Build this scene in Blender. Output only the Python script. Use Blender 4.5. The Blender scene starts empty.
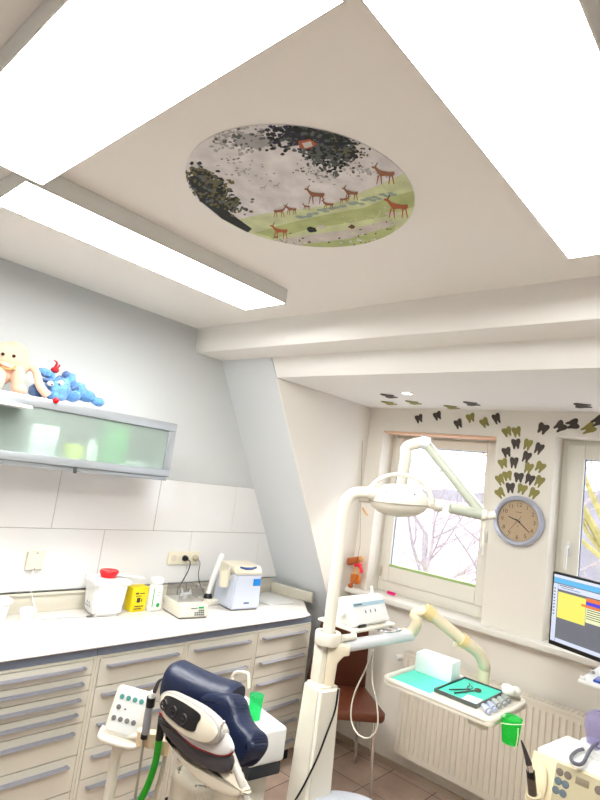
import bpy, bmesh, math, random
from mathutils import Vector, Matrix, Euler, noise
random.seed(7)
S = bpy.context.scene
COL = S.collection
PI = math.pi
R = math.radians
PANEL, SKY, EXPO = 9.0, 1.25, 1.78
V = Vector

# ------------------------------------------------------------------ camera
# the photographer stands in the near right of the room, phone at 1.76 m
CAM = V((2.906, 0.0, 1.76))
YAW, PITCH, ROLL, FPX = -0.74738, 0.13826, -0.13591, 548.3
fw = V((math.sin(YAW)*math.cos(PITCH), math.cos(YAW)*math.cos(PITCH), math.sin(PITCH)))
rt0 = V((math.cos(YAW), -math.sin(YAW), 0)); dn0 = fw.cross(rt0)
rt = rt0*math.cos(ROLL) + dn0*math.sin(ROLL)
dn = -rt0*math.sin(ROLL) + dn0*math.cos(ROLL)
cd = bpy.data.cameras.new('camera'); cam = bpy.data.objects.new('camera', cd); COL.objects.link(cam)
m3 = Matrix((rt, -dn, -fw)).transposed()
cam.matrix_world = Matrix.Translation(CAM) @ m3.to_4x4()
cd.sensor_fit = 'VERTICAL'; cd.sensor_height = 36.0; cd.sensor_width = 27.0
cd.lens = FPX/800*36.0; cd.clip_start = 0.02; cd.clip_end = 300
S.camera = cam

def ray(x, y): return rt*((x-300)/FPX) + dn*((y-400)/FPX) + fw
def at(x, y, d): return CAM + ray(x, y)*d                 # survey helper: point at a real distance
def on(ax, v, x, y):                                       # survey helper: point on a world plane
    d = ray(x, y); return CAM + d*((v-CAM[ax])/d[ax])

# ------------------------------------------------------------------ materials
def lin(c):
    return tuple(((v/12.92) if v <= 0.04045 else ((v+0.055)/1.055)**2.4) for v in c)
MC = {}
def mat(name, col, rough=0.5, metal=0.0, emit=0.0, noise_amt=0.0, noise_scale=20, bump=0.0, bump_scale=80,
        trans=0.0, ior=1.45, coat=0.0, col2=None, sheen=0.0, alpha=1.0):
    if name in MC: return MC[name]
    m = bpy.data.materials.new(name); m.use_nodes = True
    nt = m.node_tree; b = nt.nodes['Principled BSDF']
    c = lin(col)
    b.inputs['Base Color'].default_value = (*c, 1)
    b.inputs['Roughness'].default_value = rough
    b.inputs['Metallic'].default_value = metal
    b.inputs['Transmission Weight'].default_value = trans
    b.inputs['IOR'].default_value = ior
    b.inputs['Coat Weight'].default_value = coat
    b.inputs['Sheen Weight'].default_value = sheen
    b.inputs['Alpha'].default_value = alpha
    if emit:
        b.inputs['Emission Color'].default_value = (*c, 1); b.inputs['Emission Strength'].default_value = emit
    tc = nt.nodes.new('ShaderNodeTexCoord')
    if noise_amt or col2:
        n = nt.nodes.new('ShaderNodeTexNoise'); n.inputs['Scale'].default_value = noise_scale; n.inputs['Detail'].default_value = 5
        nt.links.new(tc.outputs['Object'], n.inputs['Vector'])
        r = nt.nodes.new('ShaderNodeValToRGB'); r.color_ramp.elements[0].position = 0.35; r.color_ramp.elements[1].position = 0.65
        k = lin(col2) if col2 else tuple(v*(1-noise_amt) for v in c)
        r.color_ramp.elements[0].color = (*k, 1); r.color_ramp.elements[1].color = (*c, 1)
        nt.links.new(n.outputs['Fac'], r.inputs['Fac']); nt.links.new(r.outputs['Color'], b.inputs['Base Color'])
    if bump:
        n2 = nt.nodes.new('ShaderNodeTexNoise'); n2.inputs['Scale'].default_value = bump_scale; n2.inputs['Detail'].default_value = 4
        nt.links.new(tc.outputs['Object'], n2.inputs['Vector'])
        bp = nt.nodes.new('ShaderNodeBump'); bp.inputs['Strength'].default_value = bump; bp.inputs['Distance'].default_value = 0.004
        nt.links.new(n2.outputs['Fac'], bp.inputs['Height']); nt.links.new(bp.outputs['Normal'], b.inputs['Normal'])
    MC[name] = m
    return m

def glass_mat(name, tint=(1, 1, 1), refl=0.08):
    m = bpy.data.materials.new(name); m.use_nodes = True; nt = m.node_tree
    nt.nodes.remove(nt.nodes['Principled BSDF']); out = nt.nodes['Material Output']
    t = nt.nodes.new('ShaderNodeBsdfTransparent'); t.inputs['Color'].default_value = (*tint, 1)
    g = nt.nodes.new('ShaderNodeBsdfGlossy'); g.inputs['Roughness'].default_value = 0.03
    mx = nt.nodes.new('ShaderNodeMixShader'); lw = nt.nodes.new('ShaderNodeLayerWeight'); lw.inputs['Blend'].default_value = 0.25
    ml = nt.nodes.new('ShaderNodeMath'); ml.operation = 'MULTIPLY_ADD'; ml.inputs[1].default_value = refl*3; ml.inputs[2].default_value = refl*.4
    nt.links.new(lw.outputs['Facing'], ml.inputs[0]); nt.links.new(ml.outputs[0], mx.inputs['Fac']); nt.links.new(t.outputs[0], mx.inputs[1]); nt.links.new(g.outputs[0], mx.inputs[2])
    nt.links.new(mx.outputs[0], out.inputs['Surface'])
    return m

def tinted_mat(name, col, thru=0.6, rough=0.15):
    """thin coloured clear plastic: part see-through, part coloured gloss, part translucent"""
    m = bpy.data.materials.new(name); m.use_nodes = True; nt = m.node_tree
    b = nt.nodes['Principled BSDF']; out = nt.nodes['Material Output']
    c = lin(col); b.inputs['Base Color'].default_value = (*c, 1); b.inputs['Roughness'].default_value = rough
    t = nt.nodes.new('ShaderNodeBsdfTransparent'); t.inputs['Color'].default_value = (*[v**0.5 for v in c], 1)
    tl = nt.nodes.new('ShaderNodeBsdfTranslucent'); tl.inputs['Color'].default_value = (*c, 1)
    m1 = nt.nodes.new('ShaderNodeMixShader'); m1.inputs['Fac'].default_value = 0.5
    nt.links.new(b.outputs[0], m1.inputs[1]); nt.links.new(tl.outputs[0], m1.inputs[2])
    m2 = nt.nodes.new('ShaderNodeMixShader'); m2.inputs['Fac'].default_value = thru
    nt.links.new(m1.outputs[0], m2.inputs[1]); nt.links.new(t.outputs[0], m2.inputs[2])
    nt.links.new(m2.outputs[0], out.inputs['Surface'])
    return m

def frosted_mat():
    m = bpy.data.materials.new('frosted_glass'); m.use_nodes = True; nt = m.node_tree
    b = nt.nodes['Principled BSDF']; out = nt.nodes['Material Output']
    b.inputs['Base Color'].default_value = (*lin((0.80, 0.84, 0.82)), 1); b.inputs['Roughness'].default_value = 0.25
    rf = nt.nodes.new('ShaderNodeBsdfRefraction'); rf.inputs['Roughness'].default_value = 0.32; rf.inputs['IOR'].default_value = 1.2
    rf.inputs['Color'].default_value = (0.93, 1, 0.97, 1)
    mx = nt.nodes.new('ShaderNodeMixShader'); mx.inputs['Fac'].default_value = 0.72
    nt.links.new(b.outputs[0], mx.inputs[1]); nt.links.new(rf.outputs[0], mx.inputs[2]); nt.links.new(mx.outputs[0], out.inputs['Surface'])
    return m

def floor_mat():
    m = bpy.data.materials.new('brown_stone_tiles'); m.use_nodes = True; nt = m.node_tree; b = nt.nodes['Principled BSDF']
    tc = nt.nodes.new('ShaderNodeTexCoord')
    br = nt.nodes.new('ShaderNodeTexBrick'); br.offset = 0.0; br.inputs['Scale'].default_value = 1.0
    br.inputs['Brick Width'].default_value = 0.3; br.inputs['Row Height'].default_value = 0.3; br.inputs['Mortar Size'].default_value = 0.003
    br.inputs['Color1'].default_value = (*lin((0.92, 0.82, 0.75)), 1); br.inputs['Color2'].default_value = (*lin((0.76, 0.67, 0.61)), 1)
    br.inputs['Mortar'].default_value = (*lin((0.42, 0.36, 0.33)), 1); br.inputs['Bias'].default_value = -0.1
    n = nt.nodes.new('ShaderNodeTexNoise'); n.inputs['Scale'].default_value = 3.5; n.inputs['Detail'].default_value = 6
    mx = nt.nodes.new('ShaderNodeMix'); mx.data_type = 'RGBA'; mx.blend_type = 'MULTIPLY'; mx.inputs[0].default_value = 0.8
    rp = nt.nodes.new('ShaderNodeValToRGB'); rp.color_ramp.elements[0].position = .3; rp.color_ramp.elements[1].position = .7
    rp.color_ramp.elements[0].color = (*lin((0.66, 0.60, 0.58)), 1); rp.color_ramp.elements[1].color = (1, 0.98, 0.95, 1)
    nt.links.new(tc.outputs['Object'], br.inputs['Vector']); nt.links.new(tc.outputs['Object'], n.inputs['Vector'])
    nt.links.new(n.outputs['Fac'], rp.inputs['Fac']); nt.links.new(br.outputs['Color'], mx.inputs[6]); nt.links.new(rp.outputs['Color'], mx.inputs[7])
    nt.links.new(mx.outputs[2], b.inputs['Base Color']); b.inputs['Roughness'].default_value = 0.35
    return m

WARM = (0.90, 0.875, 0.84)
M_ceil = mat('ceiling_paint', (0.96, 0.95, 0.93), 0.85, bump=0.05)
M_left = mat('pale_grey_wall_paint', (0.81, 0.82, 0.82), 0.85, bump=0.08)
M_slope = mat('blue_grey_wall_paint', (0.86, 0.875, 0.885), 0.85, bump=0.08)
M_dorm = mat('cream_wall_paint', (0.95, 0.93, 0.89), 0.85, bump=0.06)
M_floor = floor_mat()
M_white = mat('white_plastic', (0.93, 0.93, 0.92), 0.35)
M_wframe = mat('window_frame_white', (0.93, 0.915, 0.87), 0.35)
M_sill = mat('sill_white', (0.95, 0.94, 0.91), 0.3)
M_tile = mat('white_gloss_tile', (0.93, 0.925, 0.92), 0.1, coat=0.5)
M_grout = mat('tile_grout', (0.66, 0.64, 0.61), 0.9)
M_cream = mat('cream_laminate', (0.82, 0.80, 0.74), 0.45)
M_creamd = mat('cream_drawer_front', (0.82, 0.80, 0.745), 0.42)
M_gap = mat('dark_gap', (0.30, 0.26, 0.20), 0.8)
M_black = mat('black_plastic', (0.06, 0.06, 0.065), 0.4)
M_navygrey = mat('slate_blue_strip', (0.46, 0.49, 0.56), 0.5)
M_handle = mat('brushed_handle', (0.66, 0.67, 0.72), 0.32, metal=0.8)
M_top = mat('worktop_white', (0.95, 0.93, 0.91), 0.3, coat=0.2, noise_amt=0.03, noise_scale=60)
M_alu = mat('satin_aluminium', (0.68, 0.70, 0.72), 0.35, metal=0.55)
M_cabint = mat('cabinet_interior', (0.84, 0.86, 0.85), 0.6)
M_unit = mat('unit_ivory', (0.905, 0.885, 0.83), 0.35, coat=0.2)
M_ivory2 = mat('unit_yellowed', (0.90, 0.85, 0.73), 0.4)
M_yellowed = mat('elbow_yellowed', (0.90, 0.80, 0.58), 0.4)
M_silver = mat('silver_tube', (0.88, 0.89, 0.91), 0.45, metal=0.05)
M_chrome = mat('chrome', (0.85, 0.85, 0.86), 0.12, metal=1.0)
M_navy = mat('navy_leather', (0.08, 0.12, 0.23), 0.42, coat=0.05, bump=0.5, bump_scale=35)
M_brown = mat('brown_leather', (0.40, 0.21, 0.13), 0.4, bump=0.15)
M_brownd = mat('dark_brown_leather', (0.33, 0.17, 0.11), 0.4, bump=0.15)
M_shell = mat('beige_shell', (0.86, 0.82, 0.74), 0.3, coat=0.3)
M_char = mat('charcoal_plastic', (0.24, 0.22, 0.23), 0.45)
M_red = mat('red_trim', (0.65, 0.07, 0.12), 0.35)
M_redlid = mat('red_lid', (0.88, 0.05, 0.12), 0.35)
M_green = mat('green_hose', (0.10, 0.62, 0.10), 0.35)
M_turq = mat('turquoise_paper', (0.42, 0.92, 0.82), 0.8)
M_turqd = mat('turquoise_paper_deep', (0.32, 0.86, 0.76), 0.7)
M_dkmetal = mat('dark_steel', (0.40, 0.42, 0.42), 0.3, metal=0.8)
M_paper = mat('white_paper', (0.95, 0.96, 0.96), 0.8)
M_yel = mat('yellow_card', (0.96, 0.86, 0.12), 0.5)
M_ink = mat('dark_ink', (0.20, 0.20, 0.18), 0.6)
M_grn = mat('green_print', (0.10, 0.66, 0.36), 0.5)
M_blue = mat('blue_print', (0.10, 0.52, 0.85), 0.5)
M_navyp = mat('navy_print', (0.12, 0.25, 0.50), 0.4)
M_bluegrey = mat('pale_blue_grey_metal', (0.80, 0.83, 0.89), 0.4)
M_beige = mat('beige_plastic', (0.89, 0.86, 0.78), 0.45)
M_peachsock = mat('yellowed_socket', (0.92, 0.89, 0.80), 0.4)
M_teal = mat('teal_key', (0.32, 0.58, 0.56), 0.5)
M_greykey = mat('grey_key', (0.46, 0.45, 0.44), 0.5)
M_bluekey = mat('blue_grey_key', (0.36, 0.41, 0.44), 0.5)
M_panel = mat('panel_face', (0.88, 0.89, 0.88), 0.35)
M_beigepanel = mat('khaki_panel', (0.70, 0.66, 0.54), 0.45)
M_creamcart = mat('cream_cart', (0.84, 0.79, 0.66), 0.4)
M_hold = mat('peach_holder', (0.93, 0.84, 0.70), 0.45)
M_radi = mat('radiator_cream', (0.90, 0.87, 0.81), 0.4)
M_toothd = mat('tooth_dark_brown', (0.30, 0.27, 0.24), 0.6)
M_toothg = mat('tooth_olive', (0.58, 0.55, 0.30), 0.6)
M_clockrim = mat('clock_rim', (0.74, 0.76, 0.83), 0.3, metal=0.25)
M_clockface = mat('clock_face', (0.95, 0.84, 0.67), 0.5)
M_brownink = mat('brown_ink', (0.48, 0.36, 0.24), 0.6)
M_glass = glass_mat('window_glass', (0.97, 0.98, 1.0), 0.03)
M_clear = glass_mat('clear_cover', (0.90, 0.90, 0.91), 0.08)
M_frost = frosted_mat()
M_gcup = tinted_mat('green_clear_plastic', (0.40, 0.97, 0.56), 0.70)
M_gcup2 = tinted_mat('mint_clear_plastic', (0.42, 0.95, 0.70), 0.70)
M_purple = tinted_mat('purple_clear_plastic', (0.84, 0.82, 0.92), 0.72)
M_vial = tinted_mat('clear_white_plastic', (0.86, 0.88, 0.88), 0.3)

# ------------------------------------------------------------------ mesh builder
class B:
    def __init__(self): self.bm = bmesh.new(); self.mi = 0
    def _add(self, verts, faces, M=None):
        vs = [self.bm.verts.new(M @ V(v) if M else V(v)) for v in verts]
        for f in faces:
            try:
                fc = self.bm.faces.new([vs[i] for i in f]); fc.material_index = self.mi
            except ValueError: pass
        return vs
    def merge(self, b2, M=None):
        idx = {}
        for v in b2.verts: idx[v] = self.bm.verts.new(M @ v.co if M else v.co)
        for f in b2.faces:
            try:
                n = self.bm.faces.new([idx[v] for v in f.verts]); n.material_index = self.mi
            except ValueError: pass
        b2.free(); return self
    def box(self, lo, hi, M=None, bev=0.0, seg=2):
        b = bmesh.new(); bmesh.ops.create_cube(b, size=1)
        for v in b.verts: v.co = V([(lo[i]+hi[i])/2 + v.co[i]*(hi[i]-lo[i]) for i in range(3)])
        if bev: bmesh.ops.bevel(b, geom=b.edges[:], offset=bev, segments=seg, affect='EDGES', profile=0.5)
        return self.merge(b, M)
    def prism(self, pts, depth, M=None, bev=0.0, seg=2):
        """2-D outline in local xy, extruded 0..depth along local z"""
        b = bmesh.new(); n = len(pts)
        a = [b.verts.new((p[0], p[1], 0)) for p in pts]; c = [b.verts.new((p[0], p[1], depth)) for p in pts]
        b.faces.new(a[::-1]); b.faces.new(c)
        for i in range(n): b.faces.new((a[i], a[(i+1) % n], c[(i+1) % n], c[i]))
        bmesh.ops.recalc_face_normals(b, faces=b.faces[:])
        if bev: bmesh.ops.bevel(b, geom=[e for e in b.edges], offset=bev, segments=seg, affect='EDGES', profile=0.5)
        return self.merge(b, M)
    def lathe(self, prof, M=None, n=24):
        vs = []; fs = []; k = len(prof)
        for i in range(n):
            a = 2*PI*i/n
            for (r, z) in prof: vs.append((r*math.cos(a), r*math.sin(a), z))
        for i in range(n):
            j = (i+1) % n
            for t in range(k-1): fs.append((i*k+t, j*k+t, j*k+t+1, i*k+t+1))
        o = self._add(vs, fs, M)
        if k > 2 and prof[0][0] > 1e-5 and prof[-1][0] > 1e-5:      # ring: close the section on itself
            for i in range(n):
                j = (i+1) % n
                try:
                    f = self.bm.faces.new((o[i*k+k-1], o[j*k+k-1], o[j*k], o[i*k])); f.material_index = self.mi
                except ValueError: pass
            return self
        for t in (0, k-1):
            if prof[t][0] > 1e-5:
                ring = [o[i*k+t] for i in range(n)]
                try:
                    f = self.bm.faces.new(ring if t else ring[::-1]); f.material_index = self.mi
                except ValueError: pass
        return self
    def cyl(self, p0, p1, r0, r1=None, n=16):
        p0 = V(p0); p1 = V(p1); d = p1-p0; r1 = r0 if r1 is None else r1
        M = Matrix.Translation(p0) @ d.to_track_quat('Z', 'Y').to_matrix().to_4x4()
        return self.lathe([(r0, 0), (r1, d.length)], M, n)
    def tube(self, pts, r, n=10, smooth=6, closed=False, flat=1.0):
        pts = [V(p) for p in pts]
        if smooth and len(pts) > 2: pts = catmull(pts, smooth, closed)
        N = len(pts); rr = r if callable(r) else (lambda t: r)
        up = None; rings = []
        for i, p in enumerate(pts):
            a = pts[i-1] if (i or closed) else p; b = pts[(i+1) % N] if (i < N-1 or closed) else p
            t = (b-a).normalized()
            if up is None:
                up = t.cross(V((0, 0, 1)));
                if up.length < .05: up = t.cross(V((1, 0, 0)))
                up.normalize()
            up = (up - t*up.dot(t)).normalized(); w = t.cross(up); q = rr(i/(N-1))
            rings.append([self.bm.verts.new(p + up*math.cos(2*PI*k/n)*q + w*math.sin(2*PI*k/n)*q*flat) for k in range(n)])
        for i in range(N if closed else N-1):
            A = rings[i]; C = rings[(i+1) % N]
            for k in range(n):
                f = self.bm.faces.new((A[k], A[(k+1) % n], C[(k+1) % n], C[k])); f.material_index = self.mi
        if not closed:
            for g in (rings[0][::-1], rings[-1]):
                f = self.bm.faces.new(g); f.material_index = self.mi
        return self
    def ell(self, c, rad, M=None, seg=20, rings=12):
        b = bmesh.new(); bmesh.ops.create_uvsphere(b, u_segments=seg, v_segments=rings, radius=1)
        for v in b.verts: v.co = V((c[0]+v.co[0]*rad[0], c[1]+v.co[1]*rad[1], c[2]+v.co[2]*rad[2]))
        return self.merge(b, M)
    def ellR(self, c, rad, rot):
        return self.ell((0, 0, 0), rad, Matrix.Translation(V(c)) @ Euler(rot).to_matrix().to_4x4())
    def poly(self, pts, M=None):
        self._add(pts, [tuple(range(len(pts)))], M); return self
    def text(self, s, size, M, depth=0.0, align='CENTER'):
        cu = bpy.data.curves.new('lettering', 'FONT'); cu.body = s; cu.size = size; cu.extrude = depth; cu.align_x = align; cu.align_y = 'CENTER'
        cu.resolution_u = 3
        o = bpy.data.objects.new('lettering', cu); COL.objects.link(o)
        me = bpy.data.meshes.new_from_object(o.evaluated_get(bpy.context.evaluated_depsgraph_get()))
        b = bmesh.new(); b.from_mesh(me); bpy.data.objects.remove(o); bpy.data.meshes.remove(me); bpy.data.curves.remove(cu)
        return self.merge(b, M)

def catmull(p, k, closed=False):
    out = []; n = len(p)
    for i in range(n if closed else n-1):
        if closed: a, b, c, d = p[i-1], p[i], p[(i+1) % n], p[(i+2) % n]
        else: a, b, c, d = p[max(i-1, 0)], p[i], p[i+1], p[min(i+2, n-1)]
        for j in range(k):
            t = j/k
            out.append(0.5*((2*b)+(c-a)*t+(2*a-5*b+4*c-d)*t*t+(3*b-a-3*c+d)*t**3))
    if not closed: out.append(p[-1])
    return out

def fr(o, x, y=None, z=None):
    """frame matrix from origin and axes"""
    x = V(x).normalized()
    if z is None: y = V(y); y = (y-x*y.dot(x)).normalized(); z = x.cross(y)
    else: z = V(z); z = (z-x*z.dot(x)).normalized(); y = z.cross(x)
    return Matrix.Translation(V(o)) @ Matrix((x, y, z)).transposed().to_4x4()
def TR(x, y, z, rz=0, rx=0, ry=0): return Matrix.Translation(V((x, y, z))) @ Euler((rx, ry, rz)).to_matrix().to_4x4()

ROOTM = {}
def thing(name, label, cat, loc=(0, 0, 0), rz=0.0, group=None):
    o = bpy.data.objects.new(name, None); COL.objects.link(o); o.empty_display_size = 0.05
    o.location = loc; o.rotation_euler = (0, 0, rz); o['label'] = label; o['category'] = cat
    if group: o['group'] = group
    ROOTM[o.name] = TR(loc[0], loc[1], loc[2], rz)
    return o
def obj(name, b, mats, parent=None, label=None, smooth=True, origin=None, kind=None):
    """mesh object; geometry given in world coordinates"""
    bm = b.bm
    bmesh.ops.recalc_face_normals(bm, faces=bm.faces[:])
    if smooth:
        for f in bm.faces: f.smooth = True
        for e in bm.edges:
            if len(e.link_faces) == 2 and e.calc_face_angle(0) > R(38): e.smooth = False
    me = bpy.data.meshes.new(name)
    root = parent
    if parent is None and origin is None:
        xs = [v.co for v in bm.verts]
        origin = V(((min(v.x for v in xs)+max(v.x for v in xs))/2, (min(v.y for v in xs)+max(v.y for v in xs))/2, min(v.z for v in xs)))
    if parent is not None:
        bm.transform(ROOTM[parent.name].inverted())
    else:
        bm.transform(Matrix.Translation(-V(origin)))
    bm.to_mesh(me); bm.free()
    for m in (mats if isinstance(mats, (list, tuple)) else [mats]): me.materials.append(m)
    o = bpy.data.objects.new(name, me); COL.objects.link(o)
    if parent is not None:
        o.parent = parent; ROOTM[o.name] = ROOTM[parent.name]
    else:
        o.location = origin; ROOTM[o.name] = Matrix.Translation(V(origin))
    if label: o['label'] = label
    if kind: o['kind'] = kind
    return o
def tag(o, label, cat, group=None):
    o['label'] = label; o['category'] = cat
    if group: o['group'] = group
    return o
def struct(name, b, m, parent=None, **k):
    o = obj(name, b, m, parent, **k)
    if parent is None: o['kind'] = 'structure'
    return o

# ================================================================== ROOM SHELL
X1, YB, YW, H = 4.4, -1.6, 3.42, 2.62
struct('floor', B().box((-.15, YB-.15, -.1), (X1+.15, YW+.25, 0)), M_floor, smooth=False)
struct('ceiling', B().box((-.15, YB-.15, H), (X1+.15, 2.07, H+.1)), M_ceil, smooth=False)
XC = 0.485      # side wall of the dormer
MYZ = Matrix(((0, 0, 1, 0), (1, 0, 0, 0), (0, 1, 0, 0), (0, 0, 0, 1)))      # local (x,y,z) -> world (y,z,x)
def yz(pts, x0, x1): return B().prism(pts, x1-x0, Matrix.Translation((x0, 0, 0)) @ MYZ)
struct('ceiling_beam', yz([(2.068, H), (2.080, 2.475), (2.090, 2.464), (2.303, 2.464), (2.303, H+.1), (2.071, H+.1)], 0, X1), M_ceil)
struct('ceiling_dormer', yz([(2.303, 2.464), (2.368, 2.352), (YW, 2.35), (YW, H+.1), (2.303, H+.1)], XC+.005, X1), mat('dormer_ceiling_paint', (0.96, 0.95, 0.93), 0.85))
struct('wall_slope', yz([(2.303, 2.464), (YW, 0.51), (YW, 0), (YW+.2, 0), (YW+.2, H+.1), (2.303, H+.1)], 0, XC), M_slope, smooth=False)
struct('wall_dormer_side', yz([(2.368, 2.35), (YW, 0.51), (YW, 2.35)], XC, XC+.005), M_dorm, smooth=False)
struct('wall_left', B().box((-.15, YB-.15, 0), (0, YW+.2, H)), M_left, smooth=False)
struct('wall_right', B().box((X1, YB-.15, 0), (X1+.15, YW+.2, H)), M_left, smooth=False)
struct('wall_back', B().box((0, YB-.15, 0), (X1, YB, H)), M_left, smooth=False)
# window wall with two openings
W1 = (0.62, 1.478, 1.03, 2.184); W2 = (1.835, 2.72, 1.03, 2.204)
b = B(); y0, y1 = YW, YW+.28
b.box((XC, y0, 0), (X1, y1, W1[2]-.036)); b.box((XC, y0+.151, W1[2]-.036), (X1, y1, W1[2]))
b.box((XC, y0, W1[3]), (W2[0], y1, H)); b.box((W2[0], y0, W2[3]), (W2[1], y1, H)); b.box((W2[1], y0, W1[2]-.0355), (X1, y1, H))
b.box((XC, y0, W1[2]-.0355), (W1[0], y1, W1[3])); b.box((W1[1], y0, W1[2]-.0355), (W2[0], y1, W1[3]))
struct('wall_window', b, M_dorm, smooth=False)
struct('baseboard_window', B().box((XC+.01, YW-.012, 0), (X1, YW, .04)), mat('baseboard_tile', (0.74, 0.67, 0.60), .5), smooth=False)
struct('trim_1', B().box((XC+.006, YW-.075, 0.995), (X1, YW+.15, 1.03), bev=.006), M_sill)     # window sill board

def window(idx, W, gx0, gx1, gz0, gz1, handle_side):
    x0, x1, z0, z1 = W; yf = YW+.15
    w = thing('window_%d' % idx, 'x', 'window', ((x0+x1)/2, yf, z0)); del w['label']; del w['category']; w['kind'] = 'structure'
    f = B()
    t = .045
    f.box((x0, yf, z0), (x0+t, yf+.07, z1), bev=.004); f.box((x1-t, yf, z0), (x1, yf+.07, z1), bev=.004)
    f.box((x0+t, yf, z1-t), (x1-t, yf+.07, z1), bev=.004); f.box((x0+t, yf, z0), (x1-t, yf+.07, z0+.09), bev=.004)
    obj('window_frame', f, M_wframe, w)
    s = B(); a, c, d, e = x0+.032, x1-.032, z0+.075, z1-.032; ys = yf-.018
    s.box((a, ys, d), (gx0, ys+.05, e), bev=.006); s.box((gx1, ys, d), (c, ys+.05, e), bev=.006)
    s.box((gx0, ys, gz1), (gx1, ys+.05, e), bev=.006); s.box((gx0, ys, d), (gx1, ys+.05, gz0), bev=.006)
    so = obj('sash', s, M_wframe, w)
    obj('window_pane', B().box((gx0-.005, ys+.028, gz0-.005), (gx1+.005, ys+.036, gz1+.005)), M_glass, w)
    g = B(); k = .006
    g.box((gx0, ys+.015, gz0), (gx0+k, ys+.027, gz1)); g.box((gx1-k, ys+.015, gz0), (gx1, ys+.027, gz1)); g.box((gx0, ys+.015, gz1-k), (gx1, ys+.027, gz1))
    obj('gasket', g, mat('grey_gasket', (.55, .58, .66), .6), w, smooth=False)
    if idx == 1: obj('green_strip', B().box((gx0, ys-.001, gz0-.003), (gx1, ys+.026, gz0+.014)), mat('green_strip', (.66, .76, .52), .6), w, label='pale green strip along the foot of the pane')
    hx = (x1-.07) if handle_side > 0 else (x0+.075)
    hz = (z0+z1)/2-.06
    h = B(); h.box((hx-.012, ys-.014, hz-.04), (hx+.012, ys, hz+.04), bev=.005); h.tube([(hx, ys-.012, hz+.01), (hx, ys-.045, hz+.008), (hx, ys-.05, hz-.03), (hx, ys-.05, hz-.12)], .0085)
    obj('window_handle', h, M_white, w)
    hb = B()
    hb.cyl((x0+.03 if handle_side > 0 else x1-.03, ys-.008, z0+.10), (x0+.03 if handle_side > 0 else x1-.03, ys-.008, z0+.17), .007)
    obj('hinge', hb, mat('hinge_beige', (.78, .72, .62), .4), w)
    return w
window(1, W1, .712, 1.365, 1.214, 2.09, 1)
window(2, W2, 1.965, 2.60, 1.214, 2.09, -1)
# thin peach-coloured trim in the top of the first window recess
rl = obj('recess_top_trim', B().box((W1[0]+.004, YW+.008, W1[3]-.016), (W1[1]-.004, YW+.12, W1[3]-.001), bev=.004), mat('peach_trim', (.96, .80, .68), .5))
tag(rl, 'thin peach trim strip under the top edge of the left window recess', 'blind rail')

# wall tiles: large glossy tiles with joints, cut off along the roof slope
TB = B(); TB.mi = 0
ZT0, ZT1, ZM = 1.0, 1.6345, 1.320
def slope_y(z): return 2.303 + (2.464-z)*(0.837/1.464) - .002
tw = B(); g = .0014
def tile(y0, y1, z0, z1):
    ya, yb = y0+g, min(y1-g, slope_y(z0+g)); yc = min(y1-g, slope_y(z1-g))
    if ya > yb: return
    if ya > yc:
        zt_ = 2.464-(ya-2.303+.002)*1.464/.837
        tw.prism([(ya, z0+g), (yb, z0+g), (ya, zt_)], .008, MYZ); return
    tw.prism([(ya, z0+g), (yb, z0+g), (yc, z1-g), (ya, z1-g)], .008, MYZ, bev=.001, seg=1)
yy = 1.358-.627*3
while yy < 3.2:
    tile(yy-.0, yy+.627, ZM, ZT1); yy += .627
yy = 1.050-.616*3
while yy < 3.3:
    tile(yy, yy+.616, ZT0, ZM); yy += .616
gr = yz([(-.5, ZT0), (slope_y(ZT0), ZT0), (slope_y(ZT1), ZT1), (-.5, ZT1)], 0.0, .0045)
t = struct('trim_2', gr, M_grout, smooth=False)
obj('wall_tiles', tw, M_tile, t)

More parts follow.
